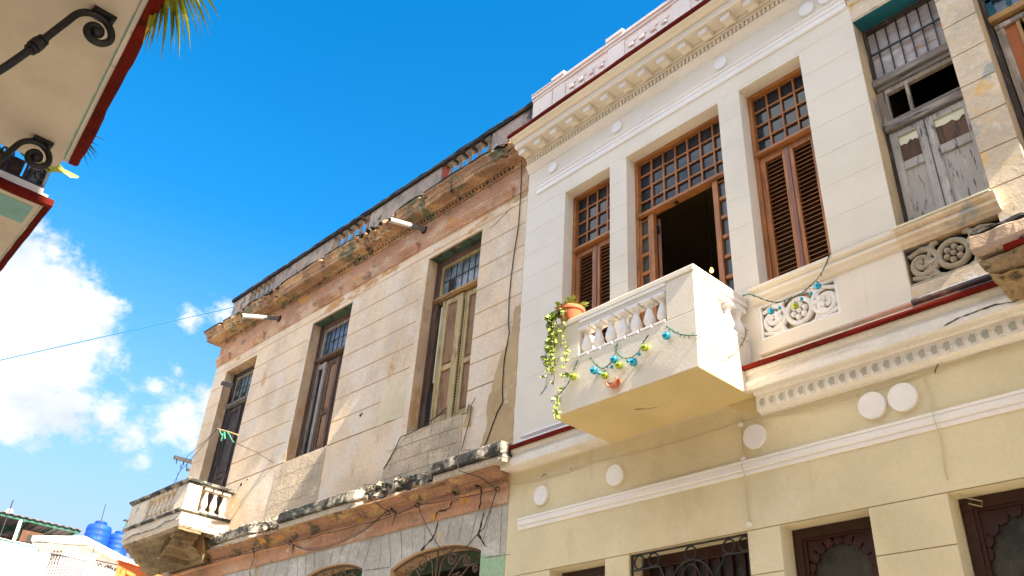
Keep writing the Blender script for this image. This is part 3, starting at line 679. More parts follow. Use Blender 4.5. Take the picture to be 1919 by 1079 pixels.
# ground-floor doors and grilles
def carved_door(x0, x1, name='carved_window'):
    d = empty(name); d.parent = house
    f = MB(); z1 = 3.798; f.box(x0 + .002, x0 + .12, .19, .26, .14, z1); f.box(x1 - .12, x1 - .002, .19, .26, .14, z1); f.box(x0 + .12, x1 - .12, .19, .26, z1 - .11, z1)
    f.box(x0 + .03, x0 + .09, .175, .19, .14, z1 - .03); f.box(x0 + .09, x1 - .09, .175, .19, z1 - .09, z1 - .04)
    a, c = x0 + .12, x1 - .12; rr = .055; w2 = (c - a) / 2; cx = (a + c) / 2
    for k in range(11):     # scalloped inner edge
        t = PI * (k + .0) / 10; xx = cx + math.cos(t) * (w2 + .015); zz = 3.38 + math.sin(t) * .30
        f.lathe([(rr, 0), (rr, .03)], (xx, .205, zz), 14, 'y')
        f.prism([(cx + math.cos(t) * (w2 + .02), 3.38 + math.sin(t) * .32), (cx + math.cos(t + .32) * (w2 + .02), 3.38 + math.sin(t + .32) * .32), (cx + math.cos(t + .32) * (w2 + .2), 3.38 + math.sin(t + .32) * .5), (cx + math.cos(t) * (w2 + .2), 3.38 + math.sin(t) * .5)], .207, .232) if k < 10 and 3.38 + math.sin(t) * .5 < 5 else None
    f.v = [(min(max(v[0], x0 + .003), x1 - .003), v[1], min(v[2], 3.797)) for v in f.v]
    f.build('frame', M['mahogany'], d)
    p = MB(); p.box(a - .05, c + .05, .236, .242, .2, 3.75); p.build('pane', M['glass_dim'], d)
carved_door(-3.87, -3.07); carved_door(-2.455, -1.50)
d = empty('carved_window'); d.parent = house
x0, x1 = -6.65, -5.86
f = MB(); f.box(x0, x0 + .1, .19, .26, .14, 3.798); f.box(x1 - .1, x1, .19, .26, .14, 3.798); f.box(x0 + .1, x1 - .1, .19, .26, 3.66, 3.798); f.box(x0 + .1, x1 - .1, .17, .19, 3.70, 3.74); f.build('frame', M['mahogany'], d, bevel=.004, seg=1)
p = MB(); p.box(x0 + .1, x1 - .1, .225, .23, .2, 3.66); p.build('pane', M['glass_dim'], d)
d = empty('grilled_window'); d.parent = house
x0, x1 = -5.55, -4.19
f = MB(); f.box(x0 + .02, x0 + .10, .19, .26, .14, 3.79); f.box(x1 - .06, x1 - .002, .19, .26, .14, 3.79); f.box(x0 + .1, x1 - .06, .19, .26, 3.69, 3.798)
for k in range(1, 9): xx = x0 + .1 + (x1 - x0 - .16) * k / 9; f.box(xx - .014, xx + .014, .20, .245, .2, 3.69)
for z in (3.45, 3.22, 3.0): f.box(x0 + .1, x1 - .06, .205, .24, z - .012, z + .012)
f.build('frame', M['mahogany'], d, bevel=.003, seg=1)
p = MB(); p.box(x0 + .1, x1 - .06, .247, .252, .2, 3.69); p.build('pane', M['glass_dim'], d)
f = MB(); yg = .03
ring = lambda cx, cz, rd, rr=.009: f.tube([(cx + rd * math.cos(2 * PI * k / 22), yg, cz + rd * math.sin(2 * PI * k / 22)) for k in range(23)], rr, 6)
for cx, cz in ((-5.44, 3.715), (-5.265, 3.715), (-4.83, 3.715), (-4.41, 3.712), (-4.245, 3.71)): ring(cx, cz, .062)
f.tube([(x0 + .02, yg, .2), (x0 + .02, yg, 3.785)], .012); f.tube([(x0 + .02, yg, 3.785), (x1 - .02, yg, 3.785)], .008); f.tube([(x1 - .02, yg, .2), (x1 - .02, yg, 3.785)], .010)
f.tube([(x0 + .02, yg, 3.645), (-5.20, yg, 3.645), (-5.12, yg, 3.50), (-5.02, yg, 3.2)], .009); f.tube([(x1 - .02, yg, 3.64), (-4.46, yg, 3.64), (-4.56, yg, 3.48), (-4.68, yg, 3.2)], .009)
f.tube([(-4.83 + .24 * math.cos(PI * k / 16), yg, 3.40 + .25 * math.sin(PI * k / 16)) for k in range(17)], .010)
f.tube([(-4.83 + .10 * math.cos(PI * k / 12), yg - .01, 3.46 + .15 * math.sin(PI * k / 12)) for k in range(13)], .009)
ring(-4.83, 3.30, .09)
f.build('iron_grille', M['iron'], d, smooth=True)
# thin cable, insulators and wire on the lower wall
def sag(pts, s=.02, n=6):
    out = []
    for i in range(len(pts) - 1):
        a, c = Vector(pts[i]), Vector(pts[i + 1])
        for k in range(n):
            t = k / n; q = a.lerp(c, t); q.z -= s * 4 * t * (1 - t) * (c - a).length; out.append(q)
    out.append(Vector(pts[-1])); return out
f = MB()
f.tube(sag([(-7.3, -.012, 4.86), (-6.0, -.012, 4.85), (-4.14, -.015, 4.82), (-3.80, -.02, 4.80), (-2.75, -.015, 4.77), (-2.35, -.02, 4.80), (-1.9, -.015, 4.815), (-1.0, -.015, 4.80), (1, -.015, 4.8)], .02), .004, 5)
f.tube(sag([(-3.80, -.02, 4.80), (-3.1, -.03, 4.74), (-2.35, -.02, 4.80)], .02), .0035, 5)
f.tube([(-4.15, -.012, 4.80), (-4.155, -.012, 4.46), (-4.157, -.05, 4.38), (-4.158, -.012, 4.28), (-4.16, -.012, 3.85)], .004, 5)
f.tube([(-2.45, -.012, 4.78), (-2.42, -.012, 4.62), (-2.415, -.05, 4.38), (-2.41, -.012, 4.25), (-2.43, -.012, 3.95), (-2.42, .02, 3.82), (-2.36, .10, 3.77), (-2.27, .14, 3.74), (-2.28, .14, 3.70), (-2.36, .12, 3.735)], .004, 5)
tag(f.build('wall_cable', M['cable_cream'], None), 'thin cream cable strung loosely under the dentils and down the lower cream wall', 'cable').location = (0, 6.5, 0)
for (x, z) in ((-4.15, 4.79), (-4.155, 4.455), (-4.155, 3.85)):
    f = MB(); f.lathe([(.020, 0), (.026, -.010), (.018, -.02), (.026, -.032), (.012, -.04)], (x, 0, z), 10, 'y'); f.build('insulator', M['white_dirty'], house, smooth=True)
f = MB(); f.tube([(-6.75, 0, 4.86), (-6.76, -.03, 4.87), (-6.80, -.03, 4.845)], .005, 5); f.tube([(-6.35, 0, 4.83), (-6.352, -.03, 4.85)], .004, 5); f.tube([(-3.0, 0, 4.76), (-3.0, -.03, 4.74)], .004, 5)
f.tube([(-2.35, 0, 4.76), (-2.33, -.03, 4.77), (-2.30, -.03, 4.81)], .005, 5); f.build('wall_hooks', M['iron_rust'], house)
f = MB(); f.tube([(-3.20, -.05, 5.31), (-3.05, -.052, 5.33), (-2.93, -.05, 5.38), (-2.88, -.04, 5.45)], .003, 5); f.build('wall_wire', M['pvc'], house)
f = MB(); f.ball((-3.88, -.01, 5.305), .012, 8); f.tube([(-3.84, -.036, 5.295), (-3.78, -.04, 5.285)], .004, 5); f.build('wall_hole', M['crack'], house)

# lamp inside
lmp = empty('hanging_lamp', (-4.89, 7.3, 7.21)); tag(lmp, 'small glowing yellow bulb hanging inside the open balcony door', 'lamp')
b = MB(); b.lathe([(.004, .045), (.014, .03), (.022, .008), (.024, -.008), (.016, -.024), (.002, -.032)], (0, 0, 0), 12); b.build('light_bulb', M['bulb'], lmp, smooth=True)
b = MB(); b.tube([(0, 0, .04), (0, 0, 1.9)], .004, 5); b.lathe([(.012, .04), (.012, .07)], (0, 0, 0), 8); b.build('cord', M['cable'], lmp)

# ================================================================== old crumbling house
YAW = R(2.0)
old = empty('crumbling_house', (-7.372, 6.5, 0), YAW)
tag(old, 'crumbling beige house with peeling cornice, tall shuttered windows and a cracked corner balcony', 'house')
OW = [(-8.79, -7.55, 5.62, 9.04), (-5.54, -4.29, 6.36, 9.04), (-2.20, -.945, 6.06, 9.04)]
w, g, r_ = facade(-9.35, -.004, 4.67, 9.95, OW, [9.12 - .3945 * k for k in range(8)], thick=.45, gw=.021, gd=.004)
bands = MB()
for (xa, xb, z0, z1) in ((-2.32, -2.20, 6.2, 9.04), (-5.64, -5.54, 6.5, 9.04), (-8.90, -8.79, 6.2, 9.04)): bands.box(xa, xb, -.006, .0, z0, z1)
w.build('upper_wall', M['old_wall'], old, also=((g, M['old_groove']), (r_, M['old_jamb']), (bands, M['old_wall'])))
AR = [(-2.15, -.42, .2, 4.335, .16), (-4.42, -2.79, .2, 4.41, .15), (-6.7, -5.2, .2, 4.45, .15)]
w, g, r_ = facade(-9.35, -.004, 0, 4.67, AR, thick=.45)
lower = (w, r_)
b = MB(); b.box(-9.35, -.01, .45, 9, 9.951, 10.1); b.box(-9.35, -9.2, .451, 9, 0, 9.95); b.box(-9.2, -.01, 8.9, 9, 0, 9.95)
b.build('roof', M['old_wall'], old)
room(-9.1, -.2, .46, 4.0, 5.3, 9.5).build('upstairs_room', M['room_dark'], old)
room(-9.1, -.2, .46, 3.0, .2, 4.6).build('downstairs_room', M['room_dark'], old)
b = MB()    # joints between the arch stones
for (xa, xb, za, cx) in ((-2.15, -.42, 4.335, -1.28), (-4.42, -2.79, 4.41, -3.6), (-6.7, -5.2, 4.45, -5.95)):
    for k in range(9):
        t = k / 8; x = xa + (xb - xa) * t; zz = za - .15 * abs(2 * t - 1) ** 2.3 + .01
        strip([(x, zz), (x + (x - cx) * .16, 4.665)], .010, -.003, b)
for (x, za) in ((-.12, 4.05), (-2.45, 4.2), (-4.8, 4.25)): strip([(x - .28, za + .03), (x + .30, za)], .010, -.003, b); strip([(x + .03, za), (x + .01, 4.665)], .008, -.003, b)
lower[0].build('lower_wall', M['old_low'], old, also=((lower[1], M['old_jamb']), (b, M['joint'])))
# pink frieze band between arches and ledge, curved cove below the ledge
ST = lambda x0, x1, st: [(x0 + (x1 - x0) * i / max(1, int((x1 - x0) / st)), 0, 0, -1) for i in range(max(1, int((x1 - x0) / st)) + 1)]
def rough(am, sc=3.0, seed=0):
    def f(bx, by, d, z, j):
        if d < .004: return d, z
        q = mnoise.noise(Vector((bx * sc, j * 1.7 + seed, by * sc))); q2 = mnoise.noise(Vector((bx * sc * 5, j * 2.3, seed)))
        return max(.002, d + am * (q + .5 * q2)), z + am * .6 * mnoise.noise(Vector((bx * sc, j * 3.3, 9 + seed)))
    return f
b = MB(); b.sweep([(0, 4.672), (.022, 4.668), (.026, 4.70), (.026, 4.86), (.055, 4.875), (.06, 4.90), (0, 4.902)], ST(-9.34, -.006, .08), rough(.006)); b.build('pink_frieze', M['old_frieze'], old, smooth=True)
b = MB(); b.sweep([(0, 4.903), (.070, 4.904), (.074, 4.925), (.062, 4.932), (.066, 4.95), (.082, 4.975), (.105, 4.985), (.108, 4.998), (.14, 5.015), (.18, 5.03), (.185, 5.042), (.22, 5.05), (.225, 5.07), (0, 5.072)], ST(-7.2, -.03, .06), rough(.012, 3, 4)); b.build('cove', M['old_cove'], old, smooth=True)

# broken ledge
def over(x):
    """how far the ledge still sticks out"""
    segs = [(-7.2, .22), (-6.6, .25), (-5.75, .27), (-5.60, .17), (-5.25, .14), (-4.95, .16), (-4.82, .30), (-3.3, .31), (-2.85, .27), (-2.70, .14), (-2.45, .17), (-2.3, .12), (-2.0, .18), (-1.85, .12), (-1.5, .15), (-1.30, .14), (-1.12, .32), (.2, .34)]
    for (a, da), (c, dc) in zip(segs, segs[1:]):
        if a <= x <= c: return da + (dc - da) * (x - a) / (c - a)
    return .3
def ledge_j(bx, by, d, z, j):
    o = over(bx) / .33
    br = 1 - min(1, max(0, (over(bx) - .16) / .1))
    q = mnoise.noise(Vector((bx * 7, j * 1.9, 3))) + .6 * mnoise.noise(Vector((bx * 21, j * 2.9, 1)))
    d2 = d * o + (q * (.008 + .05 * br) if d > .05 else 0)
    z2 = z + mnoise.noise(Vector((bx * 6, j * 1.3, 7))) * (.006 + .05 * br) + (-.02 * br if z > 5.2 else .0)
    return max(.002, d2), z2
b = MB(); b.sweep([(0, 5.073), (.10, 5.074), (.25, 5.06), (.285, 5.055), (.29, 5.085), (.29, 5.13), (.275, 5.135), (.27, 5.145), (0, 5.146)], ST(-7.2, .15, .035), ledge_j)
b.build('ledge_moulding', M['ledge_low'], old)
b = MB(); b.sweep([(0, 5.147), (.275, 5.147), (.325, 5.152), (.33, 5.17), (.33, 5.24), (.325, 5.285), (.31, 5.30), (.12, 5.31), (0, 5.33)], ST(-7.2, .15, .035), ledge_j)
b.build('broken_ledge', M['mould_mix'], old)
b = MB()     # rubble on the broken stretches
random.seed(11)
for k in range(330):
    x = random.choice([random.uniform(-5.9, -4.75), random.uniform(-2.9, -1.15), random.uniform(-2.75, -1.2), random.uniform(-7.1, -5.5)])
    r = random.uniform(.012, .042) * (1.2 if x > -3 else 1)
    c = Vector((x, -random.uniform(.02, over(x) * .85), 5.29 + random.uniform(-.03, .04)))
    rot = Matrix.Rotation(random.uniform(0, 3), 3, 'X') @ Matrix.Rotation(random.uniform(0, 3), 3, 'Z')
    vs_ = [c + rot @ Vector((sx * r * random.uniform(.5, 1.2), sy * r * random.uniform(.5, 1.2), sz * r * random.uniform(.4, 1))) for sx in (-1, 1) for sy in (-1, 1) for sz in (-1, 1)]
    b.add(vs_, ((0, 1, 3, 2), (4, 6, 7, 5), (0, 4, 5, 1), (2, 3, 7, 6), (0, 2, 6, 4), (1, 5, 7, 3)))
for k in range(90):      # knobs hanging under the breaks
    x = random.choice([random.uniform(-5.7, -4.85), random.uniform(-2.9, -1.15)]); r = random.uniform(.015, .05)
    c = Vector((x, -random.uniform(.02, over(x) * .9), random.uniform(5.06, 5.26)))
    rot = Matrix.Rotation(random.uniform(0, 3), 3, 'Y')
    vs_ = [c + rot @ Vector((sx * r * random.uniform(.5, 1.3), sy * r * random.uniform(.5, 1.1), sz * r * random.uniform(.3, .9))) for sx in (-1, 1) for sy in (-1, 1) for sz in (-1, 1)]
    b.add(vs_, ((0, 1, 3, 2), (4, 6, 7, 5), (0, 4, 5, 1), (2, 3, 7, 6), (0, 2, 6, 4), (1, 5, 7, 3)))
tag(b.build('rubble', M['rubble'], old), kind='stuff')
random.seed(5)
b = MB()
for l in ([(-.9, 5.12), (-.67, 5.06), (-.42, 4.9), (-.42, 4.63)], [(-.42, 4.63), (-.48, 4.36), (-.42, 4.28), (-.32, 4.19)], [(-.86, 4.87), (-1.01, 4.87), (-1.04, 4.77), (-1.29, 4.76), (-1.29, 4.67)],
          [(-1.27, 4.65), (-1.33, 4.47), (-1.57, 4.32)], [(-2.31, 5.03), (-2.1, 4.88), (-2.15, 4.7)], [(-1.06, 5.04), (-.95, 4.95), (-.86, 4.89)], [(-4.7, 4.9), (-4.66, 4.7)], [(-5.9, 5.0), (-5.75, 4.8), (-5.8, 4.6), (-5.7, 4.4)]):
    yy = -.03 if l[0][1] <= 4.9 and l[-1][1] > 4.6 else (-.004 if l[0][1] < 4.7 else -.075)
    b = MB(); strip(l, .030, yy, b); b.build('crack', M['crack'], old)
b = MB(); strip([(-.80, 8.97), (-.66, 8.99), (-.45, 9.09), (-.3, 9.14)], .010, -.004, b); b.build('crack', M['crack'], old)

# concrete block infill below the windows, bare mortar by the joint
def blocks(outline, rows, mt):
    b = MB(); patch(outline, 0, b, .007, .014)
    j = MB(); xs0 = min(p[0] for p in outline); xs1 = max(p[0] for p in outline)
    for i, z in enumerate(rows):
        strip([(xs0 + .06, z), ((xs0 + xs1) / 2, z + .01), (xs1 - .04, z)], .008, -.0095, j)
        zt = rows[i + 1] if i + 1 < len(rows) else z + .2
        for k in range(4):
            x = xs0 + .2 + .42 * k + (.2 if i % 2 else 0)
            if x < xs1 - .08: strip([(x, z), (x + .005, zt)], .007, -.0095, j)
    b.build('block_infill', mt, old, also=((j, M['joint']),))
blocks([(-5.80, 5.33), (-4.28, 5.33), (-4.29, 6.355), (-5.54, 6.355), (-5.72, 6.33)], [5.62, 5.86, 6.10], M['block'])
blocks([(-2.66, 5.33), (-1.02, 5.33), (-.97, 5.7), (-.985, 6.05), (-2.20, 6.05), (-2.38, 5.9), (-2.62, 5.62)], [5.45, 5.66, 5.87], M['block'])
b = MB(); b.box(-5.54, -4.29, .0, .44, 6.33, 6.362); b.box(-2.2, -.945, 0, .44, 6.03, 6.062); b.build('rough_sill', M['block'], old)
b = MB(); patch([(-.62, 5.32), (-.004, 5.32), (-.004, 7.35), (-.10, 7.35), (-.16, 6.9), (-.30, 6.75), (-.40, 6.45), (-.50, 6.1), (-.50, 5.7)], 0, b, .006, .018); b.build('bare_mortar', M['mortar_tan'], old)
b = MB(); patch([(-.42, 9.2), (-.004, 9.2), (-.004, 9.6), (-.25, 9.6), (-.3, 9.4)], 0, b, .004, .02); b.build('bare_mortar', M['mortar_tan'], old); b = MB(); patch([(-.95, 5.85), (-.82, 5.82), (-.78, 6.1), (-.90, 6.16)], 0, b, .006, .02); b.build('bare_mortar', M['mortar_tan'], old)
b = MB(); patch([(-2.95, 6.36), (-2.3, 6.36), (-2.26, 7.1), (-2.5, 7.0), (-2.95, 6.95)], 0, b, .002, .02); b.build('mortar_repair', M['repair'], old)

# entablature: moulding pieces, pink frieze, dentils, cornice with return, parapet
COR = [(-.004, 0, 0, -1)] + [(-.004 - 9.346 * i / 110, 0, 0, -1) for i in range(1, 110)] + [(-9.35, 0, -1, -1)] + [(-9.35, .5 * i, -1, 0) for i in range(1, 17)]
b = MB(); b.sweep([(0, 9.30), (.012, 9.302), (.016, 9.34), (.016, 9.80), (0, 9.802)], COR, rough(.004)); b.build('pink_frieze', M['old_frieze'], old, smooth=True)
for (xa, xb) in ((-9.33, -8.78), (-7.80, -7.38), (-5.58, -4.72), (-4.30, -3.86), (-2.96, -2.50), (-2.02, -.28)):
    b = MB(); b.sweep([(0, 9.305), (.03, 9.305), (.04, 9.325), (.04, 9.35), (.055, 9.36), (.055, 9.385), (.07, 9.395), (.075, 9.42), (.085, 9.43), (.085, 9.465), (0, 9.475)], ST(xa, xb, .1), rough(.005, 6, xa)); b.build('frieze_moulding', M['old_frieze'], old)
b = MB(); b.sweep([(0, 9.803), (.045, 9.805), (.05, 9.825), (.05, 9.885), (0, 9.887)], COR); dbase = b
b = MB(); x = -9.32
random.seed(3)
while x < -.3:
    if random.random() > .10 and not (-4.9 < x < -4.6): b.box(x, x + .040, -.075 - random.uniform(0, .006), -.05, 9.825, 9.875)
    x += .080
dent = b
b = MB(); x = -9.32
while x < -.3: b.box(x + .045, x + .075, -.056, -.051, 9.822, 9.878); x += .080
dbase.build('dentil_band', M['old_cornice'], old, also=((dent, M['old_cornice']), (b, M['crack'])))
def dmg(bx, by, d, z, j):
    s = bx - by; 
    q = mnoise.noise(Vector((s * 2.2, j * .25, 3))); q2 = mnoise.noise(Vector((s * 9, j * .9, 5)))
    brk = 0
    for c, w_, a in ((-.25, .28, .10), (-3.55, .55, .13), (-3.05, .12, .06), (-5.1, .06, .07), (-6.9, .35, .08), (-7.35, .08, .05), (-8.3, .30, .09), (-8.95, .06, .07), (-2.2, .05, .05)):
        brk += a * math.exp(-((s - c) / w_) ** 2)
    if d > .08:
        d = d - brk * (.8 + 1.3 * q2) * (d / .33) + .010 * q + .010 * q2
        z = z + .012 * q + brk * .35 * mnoise.noise(Vector((s * 11, j * 1.3, 2)))
    return d, z
COR2 = [(-.004 - 9.346 * i / 260, 0, 0, -1) for i in range(0, 260)] + [(-9.35, 0, -1, -1)] + [(-9.35, .25 * i, -1, 0) for i in range(1, 33)]
b = MB(); b.sweep([(0, 9.888), (.09, 9.89), (.10, 9.905), (.245, 9.912), (.262, 9.90), (.27, 9.915), (.27, 9.975), (.285, 9.985), (.295, 10.02), (.305, 10.06), (.325, 10.085), (.335, 10.09), (.34, 10.135), (.32, 10.15), (.1, 10.16), (0, 10.165)], COR2, dmg)
b.build('old_cornice', M['old_cornice'], old)
b = MB(); b.sweep([(.20, 10.14), (.345, 10.128), (.352, 10.150), (.33, 10.172), (.10, 10.19)], COR2, dmg); b.build('mouldy_drip', M['mould_top'], old)
b = MB(); b.sweep([(-.02, 10.93), (.035, 10.925), (.045, 10.945), (.045, 10.985), (.03, 11.0), (.03, 11.03), (-.15, 11.04), (-.16, 10.93)], COR, rough(.012, 5, 2)); b.build('parapet_coping', M['mould_top'], old)
PAN = [(-9.345, -8.60), (-7.60, -5.42), (-4.22, -2.17), (-.92, -.02)]
for (xa, xb) in PAN:
    b = MB(); b.box(xa, xb, .0, .13, 10.15, 10.93); b.build('parapet_panel', M['parapet_old'], old, bevel=.01)
b = MB(); b.box(-9.345, -9.12, .23, 8, 10.15, 10.93); b.build('parapet_panel', M['parapet_old'], old)
b = MB(); b.box(-9.345, -.02, .01, .12, 10.15, 10.44); b.build('parapet_base', M['parapet_old'], old)
b = MB(); b.box(-2.168, -2.12, .02, .12, 10.45, 10.93); b.build('red_end', M['parapet_red'], old)
pb = None
for (xa, xb, n) in ((-8.60, -7.60, 5), (-5.42, -4.22, 5), (-2.10, -.92, 5)):
    for k in range(n):
        x = xa + (xb - xa) * (k + .5) / n
        if pb is None: pb = baluster_mesh('baluster', M['baluster_dark'], .485, .055, old); pb.location = (x, .065, 10.445)
        else: copy_obj(pb, old, (x, .065, 10.445))
# drain pipes
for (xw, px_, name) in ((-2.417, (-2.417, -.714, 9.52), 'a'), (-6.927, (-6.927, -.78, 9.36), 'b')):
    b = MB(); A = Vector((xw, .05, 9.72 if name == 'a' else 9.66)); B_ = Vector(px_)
    b.tube([A.lerp(B_, .48), A.lerp(B_, .75), B_], .042, 14); b.build('drain_pipe', M['pvc'], old, smooth=True)
    b = MB(); b.tube([A, A.lerp(B_, .3), A.lerp(B_, .485)], .0435, 14); b.build('pipe_shaded_half', M['pipe_grey'], old, smooth=True)  # cornice shadow on the pipe's inner half, put in as dark grey
    b = MB(); dv = (B_ - A).normalized(); b.tube([B_ - dv * .01, B_ + dv * .002], .036, 14); b.build('pipe_mouth', M['crack'], old)
    b = MB(); b.lathe([(.07, 0), (.075, -.02), (.05, -.03)], (xw, -.0, 9.69 if name == 'a' else 9.63), 9, 'y'); b.build('pipe_collar', M['mould_top'], old)

# old windows
def old_window(x0, x1, z0, z1, kind):
    wd = empty('window'); wd.parent = old
    fm = {'olive': M['wood_brown'], 'brown': M['wood_brown'], 'grey': M['wood_dark']}[kind]
    y = .20; zt0, zt1 = 8.255, 8.345
    f = MB()
    f.box(x0 + .003, x0 + .10, y, y + .10, z0 + .003, z1 - .003); f.box(x1 - .06, x1 - .003, y, y + .10, z0 + .003, z1 - .003); f.box(x0 + .1, x1 - .06, y, y + .09, z1 - .10, z1 - .003)
    f.box(x0 + .003, x0 + .03, y - .03, y, z0 + .003, z1 - .003)
    f.build('window_frame', fm, wd, bevel=.006, seg=1)
    f = MB(); f.box(x0 + .02, x1 - .01, y - .035, y + .10, zt0, zt1); f.box(x0 + .02, x1 - .01, y - .05, y - .035, zt0 + .015, zt0 + .05)
    f.build('transom_bar', M['wood_grey_h'] if kind == 'grey' else M['wood_ochre'] if kind == 'olive' else M['wood_brown'], wd, bevel=.006, seg=1)
    a, c = x0 + .10, x1 - .06
    t = MB(); t.box(a, a + .05, y + .012, y + .07, zt1, z1 - .10); t.box(c - .04, c, y + .012, y + .07, zt1, z1 - .10); t.box(a + .05, c - .04, y + .012, y + .07, z1 - .155, z1 - .10); t.box(a + .05, c - .04, y + .012, y + .07, zt1, zt1 + .04)
    t.build('transom_frame', M['wood_olive'] if kind == 'olive' else M['wood_grey'], wd, bevel=.004, seg=1)
    p = MB(); p.box(a + .05, c - .04, y + .046, y + .050, zt1 + .04, z1 - .155); p.build('pane', M['leaded'] if kind != 'brown' else M['leaded_blue'], wd)
    l = MB(); n = 7; 
    for k in range(1, n): xx = a + .05 + (c - a - .09) * k / n; l.box(xx - .005, xx + .005, y + .038, y + .046, zt1 + .04, z1 - .155)
    zz = (zt1 + z1 - .115) / 2; l.box(a + .05, c - .04, y + .036, y + .038, zz - .006, zz + .006)
    l.build('lead_bars', M['crack'], wd)
    if kind == 'olive':
        q = MB(); q.box(a + .05 + .13, a + .05 + .25, y + .035, y + .045, zt1 + .045, zz - .02); q.build('missing_pane', M['crack'], wd)
    if kind == 'grey':
        q = MB()
        for k in (0, 2, 4, 5): xx = a + .06 + (c - a - .09) * k / 7; q.box(xx, xx + .11, y + .034, y + .0345, zt1 + .045, zt1 + .16)
        q.build('missing_pane', M['crack'], wd)
    # lower leaves
    def panel_leaf(xa, xb, za, zb, yy, mt, pm, st=.085, pieces=((.0, .42), (.42, .96))):
        s = MB(); s.box(xa, xa + st, yy, yy + .05, za, zb); s.box(xb - st, xb, yy, yy + .05, za, zb); s.box(xa + st, xb - st, yy + .003, yy + .047, zb - .09, zb); s.box(xa + st, xb - st, yy + .003, yy + .047, za, za + .16)
        zm = za + (zb - za) * .42; s.box(xa + st, xb - st, yy + .003, yy + .047, zm, zm + .08)
        s.box(xa + st * .35, xa + st * .5, yy - .012, yy, za, zb)
        s.build('shutter', mt, wd, bevel=.005, seg=1)
        q = MB(); q.box(xa + st, xb - st, yy + .028, yy + .034, za + .16, zb - .09)
        q.box(xa + st + .02, xb - st - .02, yy + .018, yy + .028, za + .20, zm - .04); q.box(xa + st + .02, xb - st - .02, yy + .018, yy + .028, zm + .12, zb - .13)
        q.build('shutter_panel', pm, wd, bevel=.004, seg=1)
    zb = zt0 - .01
    if kind == 'olive':
        q = MB(); q.box(-2.06, -1.99, y + .05, y + .06, 6.9, zb - .05); q.build('loose_board', M['board_pale'], wd)
        panel_leaf(-1.955, -1.475, z0 + .05, zb - .02, y - .01, M['wood_olive'], M['wood_rose'], .13)
        panel_leaf(-1.465, -1.01, z0 + .05, zb - .02, y + .015, M['wood_olive'], M['wood_rose'], .11)
        q = MB()
        zz = z0 + .2
        while zz < zb - .15: q.box(-1.462, -1.446, y + .004, y + .014, zz, zz + .02); zz += .045
        q.build('drill_holes', M['crack'], wd)
        q = MB(); q.box(-2.10, -1.96, y + .02, y + .05, z0 + .03, 6.75); q.build('glass_strip', M['glass'], wd)
    elif kind == 'brown':
        q = MB(); q.box(-5.42, -5.20, y + .03, y + .04, z0, zb); q.build('glass_strip', M['glass'], wd)
        q = MB(); q.box(-5.22, -5.14, y - .01, y + .05, z0 + .02, zb - .04); q.box(-5.40, -5.375, y - .01, y + .05, z0, zb); q.box(-5.375, -5.22, y, y + .04, zb - .14, zb - .04); q.build('casement_stile', M['wood_grey'], wd, bevel=.004, seg=1)
        panel_leaf(-5.12, -4.78, z0 + .04, zb - .03, y + .02, M['wood_brown'], M['wood_rose'], .08)
        panel_leaf(-4.77, -4.35, z0 + .04, zb - .03, y + .03, M['wood_brown'], M['wood_dark'], .09)
        q = MB(); zz = z0 + .1
        while zz < zb - .15: q.box(-4.765, -4.745, y + .018, y + .028, zz, zz + .02); zz += .04
        q.build('drill_holes', M['crack'], wd)
    else:
        panel_leaf(-8.68, -8.17, z0 + .02, zb - .03, y + .01, M['wood_dark'], M['wood_dark'], .10)
        panel_leaf(-8.15, -7.62, z0 + .02, zb - .03, y + .03, M['wood_dark'], M['wood_brown'], .10)
    return wd
old_window(*OW[0], 'grey'); old_window(*OW[1], 'brown'); old_window(*OW[2], 'olive')
for (xa, xb) in ((-2.2, -.945), (-5.54, -4.29)):      # dark paint under the window heads
    b = MB(); b.box(xa + .002, xb - .002, .03, .198, 9.034, 9.0395); b.build('painted_head', M['dark_teal'], old)
# curved iron grilles in the arches
def arch_grille(x0, x1, zc):
    f = MB(); y = .06; cx = (x0 + x1) / 2; w_ = x1 - x0
    def T(pts, r=.009): f.tube([(p[0], y, p[1]) for p in pts], r, 6)
    T([(x0 + w_ * k / 20, zc - .03 - .15 * abs(2 * k / 20 - 1) ** 2.3) for k in range(21)], .012)
    T([(cx, .3), (cx, zc - .03)], .012)
    for s in (-1, 1):
        for (fx, fz, r) in ((.17, .16, .095), (.33, .23, .075), (.42, .34, .055), (.26, .44, .09)):
            X, Z = cx + s * w_ * fx, zc - fz
            T(scroll(X, Z, r, 1.7, PI / 2, s, .18)); T([(X + (0), Z + r), (X - s * .12, Z + r * .8), (X - s * .2, Z - .02), (cx + s * .02, Z - .35)], .009)
        T([(cx + s * .02, zc - .9), (cx + s * .10, zc - .55), (cx + s * .30, zc - .42), (cx + s * .5, zc - .5), (cx + s * .62, zc - .8)], .009)
    return f.build('iron_grille', M['iron_rust'], old, smooth=True)
arch_grille(-2.15, -.42, 4.335); arch_grille(-4.42, -2.79, 4.41); arch_grille(-6.7, -5.2, 4.45)
for (x0, x1, zc) in ((-2.15, -.42, 4.335), (-4.42, -2.79, 4.41)):
    b = MB(); b.box(x0 + .05, x1 - .05, .30, .34, zc - .20, zc + .0); b.build('inner_lintel', M['dark_teal'], old)

